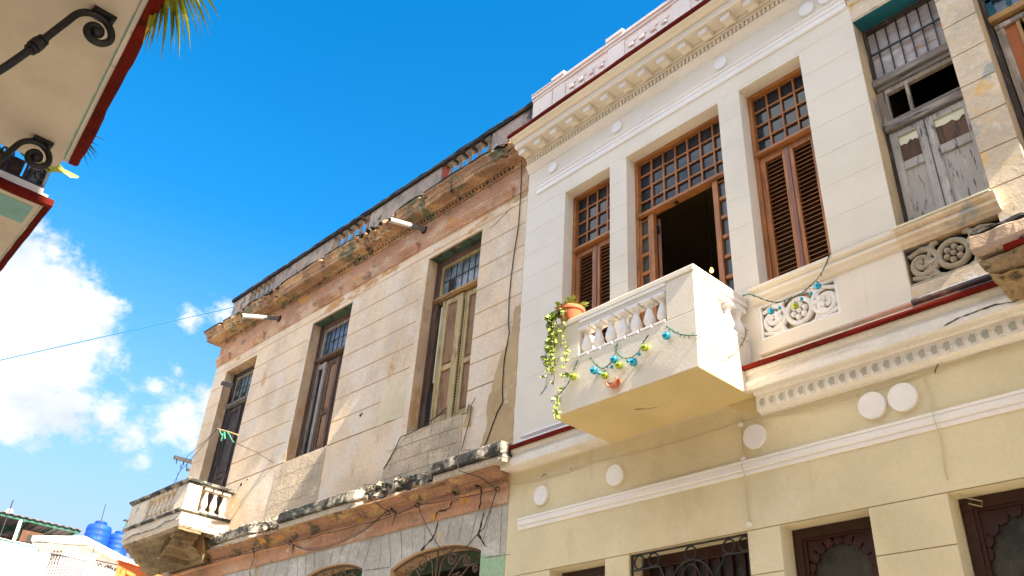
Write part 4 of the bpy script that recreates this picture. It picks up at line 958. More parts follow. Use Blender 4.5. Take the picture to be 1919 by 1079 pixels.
# corner balcony of the old house
ob = empty('balcony'); ob.parent = old
OX0, OX1, OY = -9.42, -7.08, -.88
b = MB()
b.box(OX0, -8.62, OY, OY + .14, 5.64, 6.075); b.box(OX0, OX0 + .14, OY + .141, -.02, 5.64, 6.075); b.build('corner_pier', M['old_balc'], ob, bevel=.012)
b = MB(); b.box(-7.50, OX1, OY, OY + .14, 5.64, 6.075); b.box(OX1 - .14, OX1, OY + .141, -.62, 5.64, 6.075)
b.build('corner_pier', M['old_balc'], ob, bevel=.012)
b = MB(); b.sweep([(-.17, 6.077), (.015, 6.077), (.02, 6.095), (.045, 6.105), (.05, 6.14), (.03, 6.155), (-.17, 6.165)],
    [(OX0, -.01, -1, 0)] + [(OX0, OY, -1, -1)] + [(OX0 + (OX1 - OX0) * k / 12, OY, 0, -1) for k in range(1, 12)] + [(OX1, OY, 1, -1)] + [(OX1, OY + .9 * k / 5 * .95, 1, 0) for k in range(1, 6)], rough(.004, 5, 1))
b.build('handrail', M['mould_mix'], ob)
bl = baluster_mesh('baluster', M['old_balc'], .435, .062, ob)
xs_ = [-8.52, -8.34, -8.16, -7.98, -7.80, -7.62]
bl.location = (xs_[0], OY + .07, 5.64)
for x in xs_[1:]: copy_obj(bl, ob, (x, OY + .07, 5.64))
for y in (-.50, -.33, -.15): copy_obj(bl, ob, (OX1 - .07, y, 5.64))
PATH = [(OX0, 0, -1, 0)] + [(OX0, OY * k / 6, -1, 0) for k in range(1, 6)] + [(OX0, OY, -1, -1)] + [(OX0 + (OX1 - OX0) * k / 40, OY, 0, -1) for k in range(1, 40)] + [(OX1, OY, 1, -1)] + [(OX1, OY * (1 - k / 16), 1, 0) for k in range(1, 17)]
def bj(bx, by, d, z, j):
    q = mnoise.noise(Vector((bx * 6, by * 6, j * 1.1))); q2 = mnoise.noise(Vector((bx * 17, by * 17, j * 2.1)))
    k = .012 if z > 5.5 else .022
    return d + k * (q + .5 * q2), z + k * .5 * q
b = MB(); b.sweep([(-.2, 5.585), (.02, 5.585), (.04, 5.60), (.04, 5.63), (.0, 5.639), (-.2, 5.639)], PATH, rough(.004, 5, 1)); b.build('slab_moulding', M['mould_mix'], ob)
b = MB(); b.sweep([(-.3, 5.33), (-.03, 5.335), (-.02, 5.36), (.0, 5.43), (.005, 5.44), (.0, 5.584), (-.3, 5.584)], PATH, bj); b.build('slab', M['old_balc'], ob)
b = MB(); b.box(OX0 + .1, OX1 - .1, OY + .1, -.002, 5.45, 5.58); b.build('floor', M['old_balc'], ob)
b = MB(); b.sweep([(-.5, 5.328), (-.03, 5.328), (-.04, 5.28), (-.10, 5.272), (-.115, 5.22), (-.19, 5.208), (-.21, 5.15), (-.30, 5.14), (-.325, 5.07), (-.43, 5.05), (-.46, 4.97), (-.58, 4.94), (-.60, 4.86), (-.60, 5.0)], PATH[6:40 + 7 + 8], bj)
b.box(OX0 + .5, OX1 - .4, OY + .45, -.002, 4.95, 5.33); b.build('broken_corbel', M['ruin'], ob)
b = MB(); strip([(OX1 - .9, 5.40), (OX1 - .5, 5.47), (OX1 - .2, 5.45), (OX1 - .02, 5.50)], .02, OY - .02, b); strip([(OX0 + .1, 5.38), (OX0 + .5, 5.44), (OX0 + .9, 5.42), (OX1 - .9, 5.41)], .02, OY - .02, b)
b.build('slab_crack', M['crack'], ob)

# things hanging on the old wall
def on_old(o): o.location = (-7.372, 6.5, 0); o.rotation_euler = (0, 0, YAW); return o
f = MB(); f.tube(sag([(-.13, -.05, 9.95), (-.13, -.02, 9.31), (-.14, -.012, 8.72), (-.19, -.012, 8.3), (-.22, -.012, 7.89), (-.23, -.012, 7.52), (-.21, -.012, 7.13), (-.18, -.012, 6.99), (-.24, -.014, 6.6), (-.24, -.014, 6.2), (-.21, -.014, 6.0), (-.3, -.014, 5.88), (-.37, -.012, 5.74), (-.46, -.012, 5.53), (-.52, -.05, 5.36)], 0), .007, 6)
tag(on_old(f.build('wall_cable', M['cable'])), 'long dark cable running down the old wall beside the cream house', 'cable')
f = MB()
f.tube(sag([(-6.6, -.1, 4.93), (-5.4, -.1, 4.88), (-4.68, -.1, 4.87), (-3.74, -.1, 4.86), (-2.87, -.1, 4.85), (-2.33, -.1, 4.84), (-1.94, -.1, 4.86), (-1.61, -.1, 4.9), (-.91, -.1, 4.85), (-.11, -.1, 4.82)], .015), .0055, 5)
f.tube(sag([(-4.68, -.1, 4.87), (-4.23, -.1, 4.7), (-3.86, -.1, 4.64), (-3.1, -.1, 4.68), (-2.64, -.1, 4.77), (-2.25, -.12, 4.93), (-2.40, -.22, 5.05), (-2.57, -.34, 5.30), (-2.6, -.02, 5.40)], .02), .0055, 5)
f.tube(sag([(-4.68, -.1, 4.87), (-4.23, -.1, 4.72), (-3.86, -.1, 4.67), (-3.1, -.1, 4.71), (-2.64, -.1, 4.80), (-2.25, -.12, 4.93)], .03), .0045, 5)
f.tube(sag([(-.11, -.1, 4.82), (-.31, -.08, 4.4), (-.47, -.05, 4.34), (-.66, -.03, 4.23)], .01), .0055, 5)
f.tube(sag([(-.11, -.1, 4.82), (-.31, -.2, 4.98), (-.55, -.34, 5.07), (-.60, -.36, 5.22), (-.66, -.2, 5.4), (-.74, -.02, 5.48)], .01), .0055, 5)
f.tube(sag([(-1.61, -.1, 4.9), (-1.31, -.1, 4.52), (-1.01, -.06, 4.2), (-.73, -.03, 4.15)], .03), .0045, 5)
for (x, z) in ((-.11, 4.82), (-1.61, 4.9), (-2.25, 4.91), (-4.68, 4.87)): f.tube([(x + .03 * math.cos(a * .7), -.1 + .015 * math.sin(a), z + .03 * math.sin(a * .7)) for a in range(12)], .006, 5)
tag(on_old(f.build('tangled_wires', M['cable'])), 'tangle of dark wires looping along the pink frieze above the old arches', 'wires')
f = MB(); f.tube([(-7.97, -.25, 7.48), (-7.5, -.26, 7.31), (-7.03, -.25, 7.13)], .014, 8)
st = tag(on_old(f.build('wooden_stick', M['wood_ochre'])), 'wooden stick lashed out of the far left old window', 'stick')
f = MB(); f.tube(sag([(-7.80, -.27, 7.42), (-7.55, -.3, 7.22), (-7.45, -.28, 7.30), (-7.3, -.27, 7.18), (-7.1, -.25, 7.0)], .05), .010, 5); f.tube(sag([(-7.62, -.28, 7.28), (-7.52, -.31, 7.12), (-7.50, -.3, 7.28), (-7.42, -.29, 7.13)], .02), .014, 5)
f2 = MB(); f2.tube(sag([(-7.12, -.25, 7.02), (-6.4, -.12, 6.7), (-5.9, -.012, 6.43)], .01), .005, 5)
tag(on_old(f.build('green_rag', mat('rag', (.05, .24, .14), .9))), 'twisted green rag tied around the wooden stick', 'rag')
tag(on_old(f2.build('clothes_line', M['cable'])), 'thin line stretched from the wooden stick back to the old wall', 'line')
f = MB(); f.rbox((-8.45, -.05, 8.62), (.62, .07, .09), Matrix.Rotation(R(22), 3, 'Y')); b = f.build('wooden_beam', M['wood_dark'], old, bevel=.006)
f = MB(); f.tube([(-7.75, .1, 8.96), (-7.60, .02, 8.88)], .02, 8); f.build('iron_stub', M['iron_rust'], old)
f = MB()
for l in ([(-17.3, 6.0, 8.2), (-20, 6.6, 8.0), (-26, 8.6, 9.7)], [(-17.3, 5.95, 7.6), (-20, 6.6, 7.6), (-24, 8.4, 9.6)]): pass
b = MB(); b.tube(sag([(-7.95, -.27, 7.46), (-9.4, -.2, 6.9), (-11, .5, 6.3)], .02), .005, 5); b.tube(sag([(-7.9, -.27, 7.46), (-9.4, -.1, 7.3), (-12.5, .8, 6.9)], .02), .005, 5)
tag(on_old(b.build('thin_wires', M['cable'])), 'two thin wires leading from the far left old window towards the street pole', 'wires')
f = MB(); f.tube([(-.90, -.012, 6.05), (-.86, -.03, 6.12), (-.80, -.03, 6.10), (-.82, -.02, 5.9), (-.88, -.02, 5.7), (-.93, -.02, 5.5)], .006, 5); f.tube([(-.80, -.03, 6.10), (-.74, -.03, 6.2)], .005, 5); f.tube([(-.86, -.03, 6.02), (-.98, -.03, 6.02)], .006, 5)
f.tube(sag([(-2.62, -.01, 5.62), (-2.28, -.03, 6.02), (-1.6, -.04, 6.10), (-1.35, -.01, 6.22)], .04), .007, 5); f.build('wall_wire', M['cable'], old)
f = MB(); f.ball((-3.45, -.006, 6.66), .018, 7); f.ball((-3.42, -.01, 6.68), .013, 7); f.ball((-6.75, -.006, 6.3), .014, 7); f.lathe([(.03, 0), (.034, -.006)], (-6.95, 0, 6.25), 7, 'y'); f.build('wall_hole', M['crack'], old)

# ================================================================== weathered house on the right
wh = empty('weathered_house', (0, 6.5, 0)); tag(wh, 'weathered unpainted house front with grey wooden shutters at the right edge', 'house')
WH = [(-2.30, -1.60, 6.15, 8.85), (-1.30, -.10, 5.45, 8.85)]
w, g, r_ = facade(-2.398, 3.0, 5.0, 11.06, [(-2.398, -1.60, 6.15, 8.85), (-1.30, -.10, 5.45, 8.85), (-2.39, -1.60, 5.575, 5.955)], rustic(8.87, .38, 8), thick=.42, cap=False)
w.box(-2.398, 3, .0, .42, 11.061, 11.07)
w.build('wall', M['weathered'], wh, also=((g, M['old_groove']), (r_, M['weathered_jamb'])))
b = MB(); b.box(-2.396, -1.602, .004, .195, 8.842, 8.848); b.build('painted_head', M['teal_paint'], wh)
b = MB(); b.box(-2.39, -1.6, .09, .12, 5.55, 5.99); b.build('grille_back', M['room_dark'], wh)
b = MB(); carved(b, -2.385, -1.62, 5.59, 5.945, .035, .028); b.box(-2.39, -1.6, .004, .05, 5.576, 5.60); b.build('carved_grille', M['grille_grey'], wh, smooth=True)
run([(0, 9.09), (.018, 9.092), (.024, 9.165), (.034, 9.17), (.05, 9.225), (.055, 9.245), (0, 9.258)], -2.40, 2.6).build('frieze_band', M['weathered'], wh)
run([(0, 5.97), (.012, 5.975), (.03, 5.985), (.035, 6.005), (.062, 6.03), (.065, 6.06), (.05, 6.07), (.055, 6.09), (.085, 6.10), (.09, 6.128), (0, 6.13)], -2.399, -1.56).build('window_sill', M['weathered'], wh)
b = MB(); b.box(-2.42, -1.585, -.10, .2, 6.131, 6.150); b.build('sill_board', M['board_pale'], wh, bevel=.004)
run([(0, 5.39), (.03, 5.395), (.045, 5.405), (.05, 5.425), (.03, 5.445), (0, 5.45)], -2.399, 2.8).build('base_moulding', M['ruin_slate'], wh)
run([(0, 5.278), (.032, 5.278), (.032, 5.375), (0, 5.385)], -2.399, 2.8, .06, rough(.006)).build('base_moulding', M['ruin_face'], wh)
room(-2.35, 2.0, .44, 3.5, 5.2, 9.3).build('upstairs_room', M['room_dark'], wh)
wd = empty('window'); wd.parent = wh
x0, x1 = -2.398, -1.602; y = .20
b = MB(); b.box(x0, x1, y + .045, y + .06, 8.13, 8.84)
b.build('board_screen', M['boards'], wd)
b = MB(); b.box(x0, x0 + .03, y, y + .05, 8.1, 8.84); b.box(x0 + .03, x1, y, y + .045, 8.80, 8.84); b.build('screen_frame', M['wood_dark'], wd)
b = MB()
for k in range(1, 8): xx = x0 + .005 + k * .112; b.box(xx - .006, xx + .006, y + .02, y + .032, 8.10, 8.84)
b.box(x0, x1, y + .005, y + .018, 8.47, 8.49); b.box(x0, x1, y + .005, y + .03, 8.115, 8.135)
b.build('window_bars', M['iron'], wd)
b = MB(); b.box(x0, x1, y - .05, y + .06, 8.01, 8.10); b.box(x0 + .02, x1, y - .02, y + .05, 7.955, 8.01); b.build('beam', M['wood_grey_h'], wd, bevel=.008)
b = MB(); b.box(x0, x0 + .075, y, y + .05, 7.52, 7.955); b.box(x0 + .075, x1, y, y + .05, 7.895, 7.955)
b.box(x0 + .075, x0 + .10, y - .004, y + .045, 7.53, 7.895); b.box(-2.115, -2.085, y - .004, y + .045, 7.53, 7.895); b.build('transom_frame', M['wood_grey'], wd, bevel=.005)
b = MB(); b.box(x0 + .02, x1, y - .035, y + .06, 7.41, 7.53); b.build('transom_bar', M['wood_grey_h'], wd, bevel=.01)
def old_leaf(xa, xb):
    s = MB(); z0, z1 = 6.16, 7.40; st = .075
    s.box(xa, xa + st, y, y + .045, z0, z1); s.box(xb - st, xb, y, y + .045, z0, z1); s.box(xa + st, xb - st, y + .002, y + .043, z1 - .08, z1); s.box(xa + st, xb - st, y + .002, y + .043, 6.92, 7.02); s.box(xa + st, xb - st, y + .002, y + .043, z0, z0 + .1)
    s.build('shutter', M['shutter_pale'], wd, bevel=.006, seg=1)
    q = MB(); q.box(xa + st, xb - st, y + .022, y + .03, z0 + .1, 6.92); q.build('shutter_panel', M['shutter_pale'], wd)
    q = MB(); q.box(xa + st, xb - st, y + .026, y + .03, 7.02, 7.32); q.build('torn_cloth', M['wood_brown'], wd)
    n = 9; pts = [(xa + st, 7.325)] + [(xa + st + (xb - xa - 2 * st) * k / n, 7.23 + random.uniform(-.02, .025)) for k in range(n + 1)] + [(xb - st, 7.325)]
    q = MB(); q.prism(pts, y + .018, y + .025); q.build('rag', M['board_pale'], wd)
old_leaf(x0 + .035, -2.03); old_leaf(-2.02, x1 - .0)
b = MB(); b.box(x0, x0 + .033, y, y + .05, 6.15, 7.41); b.build('window_frame', M['wood_dark'], wd)
wd = empty('balcony_door'); wd.parent = wh
b = MB(); b.box(-1.298, -1.25, y, y + .08, 5.46, 8.84); b.box(-1.25, -.1, y, y + .08, 8.78, 8.84); b.build('door_frame', M['wood_dark'], wd, bevel=.006)
b = MB(); b.box(-1.26, -.1, y - .04, y + .09, 8.06, 8.13); b.build('lintel', M['wood_ochre'], wd, bevel=.008)
b = MB(); b.box(-1.24, -.12, y - .01, y + .06, 7.965, 8.02); b.box(-1.24, -1.17, y, y + .06, 5.5, 7.965); b.build('door_top_rail', M['wood_grey'], wd, bevel=.008)
b = MB(); b.box(-1.17, -1.07, y + .02, y + .05, 5.5, 7.96); b.box(-.98, -.6, y + .02, y + .05, 5.5, 7.96); b.build('door_panel', M['orange_door'], wd)
b = MB(); b.box(-1.07, -1.04, y, y + .05, 5.5, 7.96); b.box(-1.01, -.98, y, y + .05, 5.5, 7.96); b.build('door_stile', M['wood_ochre'], wd, bevel=.004)
b = MB(); b.box(-1.25, -.1, y + .05, y + .06, 8.13, 8.78); b.build('pane', M['leaded_blue'], wd)
b = MB(); b.box(-1.25, -.1, y + .02, y + .05, 8.14, 8.18); b.box(-1.25, -1.20, y + .02, y + .05, 8.18, 8.78); b.box(-1.09, -1.06, y + .02, y + .05, 8.18, 8.78); b.box(-1.25, -.1, y + .02, y + .05, 8.36, 8.40); b.build('transom_frame', M['teal_paint'], wd)
# ruined slab
rb = empty('ruined_balcony'); rb.parent = wh
def rj(bx, by, d, z, j):
    q = mnoise.noise(Vector((bx * 7, by * 7, j * 1.1))); q2 = mnoise.noise(Vector((bx * 19, by * 19, j * 2.1)))
    return d + .025 * (q + .6 * q2), z + .022 * (q - .3) + .01 * q2
RP = [(-1.68, -.6 * k / 12, -1, 0) for k in range(12)] + [(-1.68, -.6, -1, -1)] + [(-1.68 + 3.6 * k / 70, -.6, 0, -1) for k in range(1, 71)]
b = MB(); b.sweep([(-.3, 5.27), (-.02, 5.275), (.0, 5.29), (.005, 5.34), (.0, 5.44), (-.015, 5.455), (-.3, 5.46)], RP, lambda a, c, d, z, j: (d + .012 * mnoise.noise(Vector((a * 8, c * 8, j))), z + .008 * mnoise.noise(Vector((a * 9, c * 9, j + 5))))); b.build('slab_face', M['ruin_face'], rb)
b = MB(); b.sweep([(-.4, 5.461), (-.02, 5.457), (-.01, 5.475), (-.04, 5.50), (-.4, 5.51)], RP, rj); b.build('mouldy_top', M['mould_top'], rb)
b = MB(); b.sweep([(-.2, 5.244), (.0, 5.244), (.018, 5.25), (.018, 5.272), (-.2, 5.272)], RP[16:], ledge_jit); b.build('red_edge', M['red'], rb)
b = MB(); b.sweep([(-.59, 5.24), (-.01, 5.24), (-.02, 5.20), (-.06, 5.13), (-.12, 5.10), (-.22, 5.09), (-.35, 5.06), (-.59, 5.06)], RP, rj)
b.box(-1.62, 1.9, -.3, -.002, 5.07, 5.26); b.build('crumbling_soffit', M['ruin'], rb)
b = MB()
for x in (-1.25, -.8, -.3): b.tube([(x, -.58, 5.085), (x + .01, -.3, 5.06), (x, -.02, 5.05)], .022, 7)
b.tube([(-1.60, -.55, 5.16), (-1.2, -.35, 5.07), (-.7, -.05, 5.03)], .014, 6); b.tube([(-1.66, -.02, 4.98), (-1.50, -.15, 5.03), (-1.45, -.3, 5.02)], .016, 6)
b.build('rusty_bars', M['iron'], rb)
b = MB(); strip([(-2.0, 5.07), (-1.75, 5.08), (-1.6, 5.05)], .012, -.171, b); strip([(-2.15, 5.04), (-2.0, 5.07)], .010, -.171, b); b.build('cornice_crack', M['crack'], house)

# ================================================================== house on our side of the street, its balconies overhead
op = empty('balcony_house', (0, 0, 0)); tag(op, 'house on the near side with white balconies overhead, edged in dark red', 'house')
b = MB(); b.box(-15.5, -2, -6, -.42, 0, 8.4); b.box(-2, 14, -6, -.42, 0, 12.3); b.box(-2.1, 14.1, -6, .28, 12.3, 12.5); b.build('wall', M['opposite'], op)  # taller unseen block and eave added to shade balconies and even the light
def yslope(x, y0): return y0 + (-5.41 - x) * -.0936 * -1 if False else y0 - .0936 * (x + 5.41)
G = lambda x: .63 - .0936 * (x + 5.41)       # outer edge of the white soffit
bx = empty('balcony'); bx.parent = op
b = MB(); b.zprism([(-5.60, -.419), (-5.535, .615), (-5.41, G(-5.41)), (-2.3, G(-2.3)), (-2.3, -.419)], 5.12, 5.32); b.build('slab', M['balc_white'], bx)
b = MB(); b.zprism([(-5.42, G(-5.42) + .001), (-5.41, G(-5.41) + .028), (-2.3, G(-2.3) + .028), (-2.3, G(-2.3) + .001)], 5.112, 5.30); b.build('slab_edge', M['balc_edge'], bx)
b = MB(); n = 36
st = [(-5.40 + 3.1 * k / n, G(-5.40 + 3.1 * k / n) + .03, .0932, .9956) for k in range(n + 1)]
b.sweep([(0, 5.10), (.05, 5.095), (.062, 5.115), (.062, 5.16), (.05, 5.175), (0, 5.18)], st, lambda a, c, d, z, j: (d + (.010 * mnoise.noise(Vector((a * 2.4, j * .4, 1))) + (.008 if int(a * 1.9) % 2 else 0) if d > .01 else d), z + .010 * mnoise.noise(Vector((a * 2.1, j * .5, 6)))))
b.build('red_moulding', M['red_trim'], bx)
b = MB(); strip([(-5.40, 0), (-3.9, 0), (-2.4, 0)], .012, 0, b); b.v = [(v[0], G(v[0]) - .004 + v[2], 5.1185) for v in b.v]; b.build('painted_line', M['balc_teal'], bx)
def railing(parent, a, c, z0, z1, name='railing'):
    f = MB(); A, C_ = Vector(a), Vector(c); L_ = (C_ - A).length; u = (C_ - A) / L_
    P = lambda t, z: (A.x + u.x * t, A.y + u.y * t, z)
    f.tube([P(0, z1), P(L_, z1)], .018, 6); f.tube([P(0, z0 + .02), P(L_, z0 + .02)], .012, 6); f.tube([P(0, z0 + .26), P(L_, z0 + .26)], .010, 6)
    k = 0; t = .0
    while t <= L_ + .001: f.tube([P(t, z0), P(t, z1)], .009, 6); t += .13
    n = int(L_ / .16)
    for i in range(n):
        tc_ = (i + .5) * L_ / n
        for sg in (1, -1):
            pts = scroll(tc_ - .035 * sg, z0 + .14 + .035 * sg, .055, 1.4, -PI / 2 * sg, sg, .2, 16)
            f.tube([P(p[0], p[1]) for p in pts], .0075, 5)
    return f.build(name, M['iron'], parent, smooth=True)
railing(bx, (-5.50, .52), (-2.4, .30), 5.32, 6.2)
B1 = [(-.30, 4.02), (-.16, 4.13), (-.04, 4.28), (.03, 4.42), (.07, 4.51), (.11, 4.62), (.145, 4.72), (.18, 4.83), (.215, 4.94), (.25, 5.04), (.30, 5.085), (.36, 5.092), (.41, 5.06), (.435, 5.01), (.43, 4.965), (.395, 4.93), (.35, 4.93), (.32, 4.96), (.32, 5.0), (.345, 5.025), (.375, 5.015), (.38, 4.985), (.36, 4.97)]
brk = empty('bracket'); brk.parent = bx
b = MB(); b.tube(curve([(-3.95, p[0], p[1]) for p in B1], 4), .020, 12)
b.tube([(-3.95, .138, 4.70), (-3.95, .152, 4.745)], .036, 10); b.tube([(-3.95, .13, 4.675), (-3.95, .135, 4.69)], .032, 10); b.tube([(-3.95, .157, 4.758), (-3.95, .162, 4.773)], .032, 10); b.ball((-3.95, .365, 4.985), .032, 10)
b.build('scroll', M['iron'], brk, smooth=True)
b = MB(); b.box(-3.99, -3.91, .30, .42, 5.096, 5.119); b.build('fixing_plate', M['iron'], brk); b = MB(); b.box(-3.985, -3.915, -.42, -.30, 3.92, 4.12); b.build('fixing_plate', M['iron'], brk)
c = copy_tree(brk, bx); c.location = (-1.36, .105, -.005); c.scale = (1, 1, 1)
c = copy_tree(brk, bx); c.location = (1.25, -.11, 0)
bx2 = empty('balcony'); bx2.parent = op
b = MB(); b.box(-9.5, -6.045, -.419, .685, 5.10, 5.2); b.build('slab', M['balc_white'], bx2)
b = MB(); b.box(-6.045, -6.03, -.419, .70, 5.095, 5.19); b.box(-9.5, -6.045, .686, .70, 5.095, 5.19); b.build('slab_edge', M['balc_edge'], bx2)
b = MB(); b.sweep([(0, 5.085), (.035, 5.08), (.045, 5.095), (.045, 5.14), (.03, 5.155), (0, 5.158)], [(-6.03, -.41 + 1.11 * k / 16, 1, 0) for k in range(16)] + [(-6.03, .70, 1, 1)] + [(-6.03 - 3.4 * k / 40, .70, 0, 1) for k in range(1, 41)],
    lambda a, c, d, z, j: (d + .006 * mnoise.noise(Vector((a * 5, c * 5 + j, 1))), z + .006 * mnoise.noise(Vector((a * 4, c * 5, 6 + j))))); b.build('red_moulding', M['red_trim'], bx2)
b = MB(); b.box(-6.40, -6.11, -.40, .652, 5.0965, 5.0995); b.build('painted_panel', M['balc_teal'], bx2)
b = MB(); b.box(-9.5, -6.045, -.419, .66, 5.201, 5.235); b.build('plinth', M['balc_edge'], bx2)
railing(bx2, (-6.07, -.40), (-6.07, .65), 5.235, 6.15); railing(bx2, (-6.07, .65), (-9.4, .65), 5.235, 6.15)
b = MB(); b.box(-9.5, -6.6, -.419, -.30, 5.3, 8.3); b.build('doors', M['orange_door'], bx2)
b = MB(); b.box(-6.42, -6.22, -.35, .50, 5.236, 5.50); b.build('planter', M['bg_brown'], bx2, bevel=.01)

# ------------------------------------------------------------------ plants
def leaf_at(mb, p, dirv, up, size, fold=.25):
    d = Vector(dirv).normalized(); n = Vector(up) - d * Vector(up).dot(d)
    if n.length < 1e-4: n = Vector((1, 0, 0)).cross(d)
    n.normalize(); s_ = d.cross(n); L_ = size; w_ = size * .42
    P = lambda a, c, h: Vector(p) + d * (a * L_) + s_ * (c * w_) + n * (h * L_)
    mb.add([P(0, 0, 0), P(.12, .75, fold * .5), P(.45, 1, fold * .55), P(.8, .5, fold * .3), P(1.05, 0, -.05), P(.8, -.5, fold * .3), P(.45, -1, fold * .55), P(.12, -.75, fold * .5), P(.5, 0, 0)],
           ((0, 1, 2, 8), (8, 2, 3, 4), (8, 4, 5, 6), (0, 8, 6, 7)))
def rnd(a=1.0): return Vector((random.uniform(-a, a), random.uniform(-a, a), random.uniform(-a, a)))
random.seed(21)
pt = empty('potted_plant', (-5.635, 5.70, 6.089)); tag(pt, 'clay pot with a trailing yellow green vine on the corner of the cream balcony rail', 'potted plant')
b = MB(); b.lathe([(.095, 0), (.105, .01), (.135, .125), (.150, .128), (.152, .165), (.138, .168), (.132, .14), (.05, .135)], (0, 0, 0), 24); b.build('pot', M['terra'], pt, smooth=True)
b = MB(); stem = MB()
for k in range(80):
    a = random.uniform(0, 2 * PI); rr = random.uniform(.0, .15); h = random.uniform(.13, .23)
    p = Vector((rr * math.cos(a), rr * math.sin(a), h)); d_ = Vector((math.cos(a), math.sin(a), random.uniform(-.3, .9)))
    leaf_at(b, p, d_, Vector((0, 0, 1)) + rnd(.5), random.uniform(.035, .085))
def vine(pts, dens, size):
    pts = [Vector(q) for q in pts]; Q = []
    for i in range(len(pts) - 1):
        for k in range(5): Q.append(pts[i].lerp(pts[i + 1], k / 5) + rnd(.007))
    Q.append(pts[-1]); stem.tube(Q, .003, 5)
    Ls = sum((Q[i + 1] - Q[i]).length for i in range(len(Q) - 1))
    for k in range(int(Ls * dens)):
        i = random.randrange(len(Q) - 1); p = Q[i].lerp(Q[i + 1], random.random()) + rnd(.02)
        d_ = rnd(1) + Vector((0, -.3, -.5)); leaf_at(b, p, d_, Vector((.3, -1, .4)) + rnd(.5), random.uniform(.5, 1.5) * size)
Y = -.155      # just in front of the balcony front
for (x0, x1, zb, dn_) in ((-.13, -.235, -.62, 62), (-.16, -.21, -.55, 58), (-.10, -.18, -.70, 50), (-.12, -.25, -.45, 60), (-.05, -.13, -.60, 40), (.02, .09, -.52, 24), (.05, .10, -.64, 30), (.02, .01, -.35, 20), (-.14, -.16, -.30, 60), (-.10, -.15, -.50, 55), (-.17, -.24, -.30, 55), (-.15, -.20, -.42, 60)):
    yo = Y if x1 > -.17 else Y + random.uniform(-.0, .10)
    vine([(x0, -.09, .13), (x0 * 1.1 + .0, Y - .01, .05), (x0 + (x1 - x0) * .4, yo, zb * .35), (x0 + (x1 - x0) * .8, yo, zb * .7), (x1, yo, zb)], dn_, .042)
stem.tube(sag([(-.16, Y, -.6), (-.20, Y, -.75), (-.27, Y, -.82)], .05), .003, 5); stem.tube(sag([(-.27, Y, -.82), (-.16, Y, -.74)], .06), .0025, 5); stem.tube(sag([(.0, Y, -.45), (-.16, Y, -.72), (-.25, Y, -.80)], .02), .0025, 5)
vine([(.0, Y, -.86), (-.02, Y, -.98), (-.01, Y, -1.11)], 60, .046); vine([(-.02, Y, -1.0), (.0, Y, -1.12)], 60, .046); vine([(.09, Y, -.66), (.085, Y, -.78)], 50, .045)
b.build('leaves', M['leaf'], pt); stem.build('stems', M['gold_wire'], pt)

# blade plants on the near balcony
def blades(name, base, tips, mt, wid, droop=.12):
    mb = MB()
    for tp in tips:
        A, B_ = Vector(base), Vector(tp); n = 7; side = (B_ - A).cross(Vector((0, 0, 1))).normalized() if abs((B_ - A).normalized().z) < .98 else Vector((1, 0, 0))
        side = (side + rnd(.5)).normalized(); rows = []
        for k in range(n + 1):
            t = k / n; p = A.lerp(B_, t) + Vector((0, 0, droop * 4 * t * (1 - t) * .6)); w_ = wid * math.sin(PI * min(1, .12 + .88 * t)) * .5 + .0008
            rows.append((p - side * w_, p + Vector((0, 0, -w_ * .5)), p + side * w_))
        for k in range(n):
            for q in (0, 1): mb.quad(rows[k][q], rows[k + 1][q], rows[k + 1][q + 1], rows[k][q + 1])
    return mb
pp = empty('palm_plant', (-3.7, .18, 5.32)); tag(pp, 'potted palm drooping yellow green fronds over the edge of the near balcony', 'plant')
b = MB(); b.lathe([(.08, 0), (.12, .2), (.13, .2), (.12, .22), (.02, .2)], (0, 0, 0), 16); b.build('pot', M['terra'], pp, smooth=True)
L0 = Vector((-3.7, .18, 5.32)); tips = []
random.seed(4)
crown = Vector((-3.66, .50, 5.34))
for tp in ((-3.72, .60, 4.83), (-3.70, .64, 4.80), (-3.70, .655, 4.86), (-3.68, .69, 4.86), (-3.68, .70, 4.90), (-3.68, .735, 4.88), (-3.67, .75, 4.93), (-3.66, .77, 4.95), (-3.64, .80, 4.99), (-3.63, .80, 5.06), (-3.6, .83, 5.05), (-3.60, .82, 5.13), (-3.58, .84, 5.18), (-3.74, .57, 5.0), (-3.72, .565, 4.97), (-3.66, .72, 4.99), (-3.66, .66, 4.95), (-3.73, .59, 4.88), (-3.75, .58, 4.84), (-3.71, .61, 4.92), (-3.69, .66, 4.80), (-3.69, .68, 4.95), (-3.67, .72, 4.86), (-3.65, .75, 5.02), (-3.65, .78, 5.08), (-3.62, .79, 5.12), (-3.76, .56, 4.9)):
    tips.append(Vector(tp) - L0)
m1 = blades('x', crown - L0, tips, M['palm'], .034, .16); m1.tube([(0, 0, .2), (.02, .15, .42), (.03, .25, .22), crown - L0], .008, 6)
m1.build('fronds', M['palm'], pp)
fp = empty('spiky_plant', (-5.3, .5, 5.32)); tag(fp, 'small spiky green plant poking past the dark red balcony edge', 'plant')
tips = [Vector((random.uniform(-.12, .10), random.uniform(.16, .30), random.uniform(-.24, -.02))) for k in range(26)]
blades('x', Vector((0, .10, -.06)), tips, M['leaf_dark'], .012, .03).build('blades', M['leaf_dark'], fp)
b = MB(); b.tube([(0, 0, .1), (0, .12, .06), (0, .135, -.03), (0, .10, -.06)], .006, 5); b.lathe([(.05, 0), (.07, .12), (.02, .12)], (0, -.03, .0), 12); b.build('pot', M['terra'], fp)
lp = empty('broad_leaf_plant', (-5.62, .42, 5.0)); tag(lp, 'broad lobed green leaf hanging between the two near balconies', 'plant')
b = MB(); b.tube([(0, -.82, .35), (0, -.3, .3), (.0, .0, .16), (.0, .18, .13)], .006, 5)
b.build('stem', M['leaf_dark'], lp)
b = MB()
